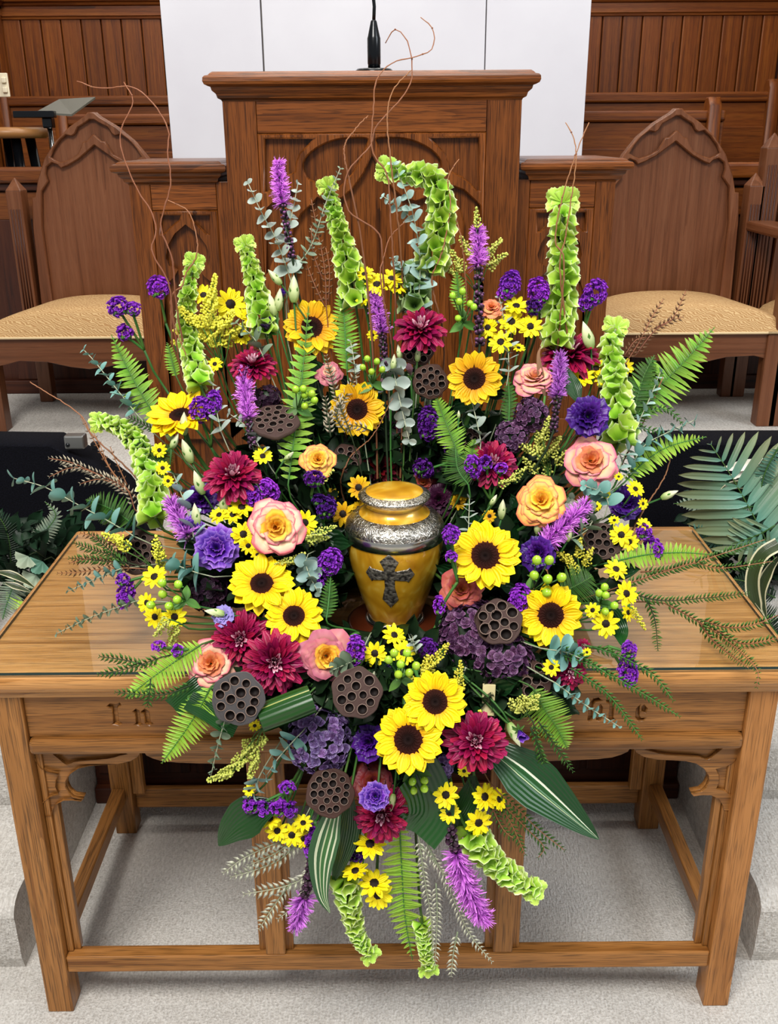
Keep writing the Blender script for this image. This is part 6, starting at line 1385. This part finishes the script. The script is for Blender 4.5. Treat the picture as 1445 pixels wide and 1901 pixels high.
for a in [
    ('willow twig curling far left, tip before the plank wall', [(340, 640), (327, 560), (319, 478), (299, 419), (317, 342), (311, 282), (312, 239), (282, 189), (242, 161), (186, 164), (143, 151)], (.34, .46)),
    ('willow twig crossing the arched back of the left chair', [(338, 700), (322, 600), (314, 529), (282, 466), (289, 436), (284, 400), (249, 339), (222, 256), (247, 189), (230, 153)], (.33, .42)),
    ('short willow loop over the left pulpit wing', [(320, 640), (318, 554), (337, 532), (345, 508), (364, 477), (365, 438), (349, 392), (312, 372)], (.34, .42)),
    ('willow twig curling over the microphone to the right', [(735, 560), (725, 400), (719, 324), (691, 279), (694, 199), (699, 150), (729, 117), (798, 95), (804, 55), (781, 32)], (.36, .46)),
    ('willow twig hooked left of the microphone top', [(715, 580), (709, 463), (699, 428), (646, 389), (644, 324), (689, 269), (699, 234), (761, 159), (759, 85), (734, 55), (716, 80)], (.36, .46)),
    ('willow twig rising to the middle of the pulpit cap', [(740, 420), (726, 300), (719, 224), (729, 169), (764, 130)], (.38, .44)), ('thin willow shoot before the pulpit panel left', [(650, 340), (639, 276), (660, 240), (684, 214)], (.40, .44)),
    ('willow twig beside the arching bells', [(820, 600), (802, 522), (819, 474), (829, 434), (837, 380), (832, 332), (852, 295)], (.36, .42)), ('forked willow twig over the centre daisies', [(728, 640), (707, 520), (712, 480), (726, 439), (752, 412)], (.34, .40)),
    ('willow twig winding around the right bells', [(1036, 640), (1048, 487), (1031, 448), (1045, 365), (1071, 282), (1094, 228)], (.34, .41)), ('willow twig tip before the white screen right', [(1056, 640), (1040, 500), (1050, 440), (1068, 320), (1068, 266), (1051, 228)], (.34, .41)),
    ('willow twig reaching over the left black box', [(310, 942), (284, 920), (229, 862), (173, 809), (143, 765), (55, 709)], (.2, .34)), ('willow twig arching at the right black box', [(1160, 1010), (1198, 943), (1236, 881), (1250, 820)], (.2, .3)),
    ('willow twig following the right eucalyptus', [(1142, 900), (1160, 852), (1197, 780), (1232, 700)], (.26, .34)), ('thin willow twig left of the dark gap', [(640, 870), (654, 844), (694, 806), (729, 739)], (.22, .27), .0012), ('willow twig falling behind the goldenrod stem', [(400, 760), (360, 690), (330, 620), (318, 570)], (.3, .36)),
    ('fine willow twig beside the dark liatris', [(878, 640), (868, 560), (858, 450), (845, 400)], (.36, .41))]:
    willow(*a)

strapleaf('big dark green leaf with white stripes at the lower right', [(905, 1385), (960, 1425), (1030, 1485), (1112, 1558)], 92, 'ti_mid', Y=(-.12, -.19), fold=.25)
strapleaf('cream striped leaf hanging at the lower left', [(628, 1480), (610, 1540), (596, 1600), (598, 1660), (613, 1695)], 52, 'ti_white', dY=-.03, fold=.3)
strapleaf('dark glossy leaf behind the hanging cream striped leaf', [(650, 1480), (645, 1540), (634, 1590), (618, 1640)], 46, 'ti_dark', dY=-.005)
strapleaf('broad dark leaf at the lower left edge of the flowers', [(510, 1495), (470, 1510), (435, 1535), (406, 1570)], 74, 'ti_dark', dY=-.01)
strapleaf('dark leaf tucked under the charcoal pod, upper piece', [(385, 1262), (362, 1280), (335, 1302), (322, 1314)], 46, 'ti_dark', dY=.03, prof=lambda v: .9)
strapleaf('dark leaf tucked under the charcoal pod, lower piece', [(350, 1300), (385, 1320), (415, 1340), (440, 1352)], 40, 'ti_dark', dY=.0, prof=lambda v: .9)
strapleaf('dark leaf behind the two front sunflowers', [(830, 1420), (870, 1340), (900, 1280)], 80, 'ti_dark', Y=(-.06, -.05))
strapleaf('folded olive leaf above the bottom fern', [(770, 1430), (790, 1470), (795, 1510), (770, 1545)], 96, 'ti_dark', dY=-.01, prof=lambda v: .95, tilt=.3)
strapleaf('green leaf behind the big dark violet lisianthus', [(1075, 745), (1062, 710), (1052, 680)], 30, 'ti_dark', dY=.0)
strapleaf('narrow dried brown leaf before the coral rose', [(1012, 735), (1005, 700), (1000, 660), (1006, 640)], 12, 'needle_brown', dY=-.02)
strapleaf('green leaf by the right berries and daisies', [(1100, 1120), (1120, 1130), (1150, 1170), (1155, 1200)], 44, 'ti_dark', dY=.01)
strapleaf('green leaf above the bottom bells', [(880, 1440), (870, 1480), (850, 1530), (868, 1555)], 40, 'ti_dark', dY=.02)
# leaf rolled into a loop
p = P(531, 1316, -.15); k = DEP(p); ax = (BA * .93 + BB * .36).normalized(); v_ = (CAM - p).normalized(); up = v_.cross(ax) * -1
r = root('rolled_leaf', 'striped leaf rolled into a tube below the burgundy mums', 'leaf', p)
b = MB(); b.grid(lambda u, v: tuple(p + ax * (v - .5) * 104 * k + (up * cos(u * 5.6 + .5) + v_ * sin(u * 5.6 + .5)) * 27 * k * (1 + .05 * sin(v * 3))), 24, 6)
part('blade', b.mesh('blade'), M['ti_yellow'], r, inv(r))
p = P(907, 1300, -.09); k = DEP(p); r = root('wooden_pick', 'pale split pine pick under the large hydrangea', 'wooden pick', p, basis(BA, BC, BB))
part('stick', MB().box(-12 * k, 12 * k, -4 * k, 6 * k, -28 * k, 30 * k).mesh('stick', False, .0012), M['pick'], r, Matrix.Rotation(.06, 4, 'Y'))

# ------------------------------------------------------------------ artificial plants beside the table
fern('large artificial palm frond beside the right table corner', [(1440, 1040), (1414, 985), (1390, 940), (1356, 880), (1320, 825)], 250, 'palm', Y=(.52, .66), n=13, tail=False, name='palm_frond', cat='palm frond', group=None, lean=.42, full=.75, mesh=PALML)
fern('second palm frond hanging down at the right edge', [(1440, 975), (1415, 990), (1390, 1000), (1360, 1010)], 120, 'palm', Y=(.52, .56), n=6, tail=False, name='palm_frond', cat='palm frond', group=None, lean=.6, mesh=PALML)
fern('teal silk fern drooping at the right edge', [(1446, 830), (1420, 880), (1412, 930), (1425, 970), (1442, 1000)], 40, 'silk_teal', Y=.6, n=30, tail=False, name='silk_fern', group=None)
fern('dark teal silk fern curling over the table corner', [(1360, 1005), (1330, 1010), (1290, 985), (1262, 1010)], 36, 'silk_teal', Y=.62, n=24, tail=False, name='silk_fern', group=None)
fern('dusty silk fern behind the palm at the right', [(1400, 940), (1340, 950), (1290, 935), (1252, 935)], 50, 'silk_grey', Y=.78, n=20, tail=False, name='silk_fern', group=None)
fern('dark silk fern low at the right edge', [(1440, 1110), (1410, 1095), (1385, 1080), (1362, 1075)], 60, 'silk_dark', Y=.5, n=22, tail=False, name='silk_fern', group=None)
fern('dark silk fern at the bottom right corner of the plants', [(1445, 1180), (1425, 1150), (1400, 1120)], 60, 'silk_dark', Y=.5, n=20, tail=False, name='silk_fern', group=None)
strapleaf('cream-edged leaf looping down beside the right table edge', [(1446, 1010), (1415, 1030), (1398, 1070), (1402, 1120), (1420, 1165)], 26, 'spider', Y=.45, tail=False, prof=lambda v: max(.05, 1 - max(0, v - .7) / .3))
strapleaf('second cream-edged leaf inside the looping one', [(1446, 1035), (1428, 1060), (1414, 1100), (1424, 1150)], 20, 'spider', Y=.47, tail=False)
strapleaf('thin cream-edged leaf arching over the palm', [(1420, 905), (1390, 900), (1350, 905), (1318, 948)], 16, 'spider', Y=.62, tail=False)
strapleaf('cream-edged leaf tip falling past the right table corner', [(1400, 1120), (1416, 1150), (1440, 1185)], 14, 'spider', Y=.44, tail=False)
for i, pts in enumerate([[(1345, 870), (1390, 862), (1440, 850)], [(1355, 885), (1400, 880), (1445, 882)], [(1380, 888), (1410, 892), (1446, 900)]]):
    strapleaf('white silk leaf behind the palm, %s from the top' % ORD[i], pts, 20, 'white_silk', Y=.86, tail=False, name='silk_leaf')
filler('silk_foliage', 'dark silk foliage massed right of the table', [(.98, .82, .64, .20, .08, .15, 420), (.86, .86, .72, .10, .04, .08, 80)], 'silk_dark', 21, .03, .06, 0)
filler('silk_foliage', 'dark silk foliage massed left of the table', [(-.95, .75, .64, .18, .10, .12, 260), (-.80, .80, .64, .07, .05, .06, 50)], 'silk_dark', 22, .03, .07, 0)
fern('dark silk fern standing at the left edge', [(20, 1050), (18, 1010), (8, 975), (-10, 950)], 70, 'silk_dark', Y=.7, n=26, tail=False, name='silk_fern', group=None)
fern('grey cycad frond curling up beside the left table corner', [(20, 1030), (55, 1010), (85, 985), (103, 960), (98, 945), (84, 932)], 44, 'silk_grey', Y=.72, n=26, tail=False, name='silk_fern', group=None)
fern('dusty silk fern low at the left table edge', [(30, 1070), (20, 1100), (10, 1130), (5, 1150)], 56, 'silk_grey', Y=.5, n=20, tail=False, name='silk_fern', group=None)
strapleaf('cream-striped arching leaf at the left edge, upper one', [(-5, 1062), (20, 1066), (45, 1078), (66, 1092)], 14, 'spider', Y=.5, tail=False)
strapleaf('cream-striped arching leaf at the left edge, lower one', [(10, 1082), (35, 1090), (60, 1100)], 12, 'spider', Y=.48, tail=False)
for lab, x, y, s, mt in (('teal ivy leaf beside the left table edge', 82, 1040, 34, 'silk_teal'), ('grey-green ivy leaf left of the teal one', 55, 1030, 34, 'silk_grey'), ('yellow-green round leaf at the left edge', 38, 1106, 34, 'fern_lime'), ('small dark ivy leaf low at the left', 70, 1065, 36, 'silk_grey')):
    pp = P(x, y, .62); r = root('ivy_leaf', lab, 'ivy leaf', pp, rotz_to(facing(pp, -.2, .4), 2.6))
    part('blade', LOBED, M[mt], r, mat4(Matrix.Identity(3), Vector((0, 0, 0)), s * DEP(pp)))
    part('stalk', tube([Vector((0, 0, 0)), Vector((0, -.02, -.02)), Vector((0, -.03, -.07))], .0012, 5).mesh('stalk'), M['stem_dark'], r)
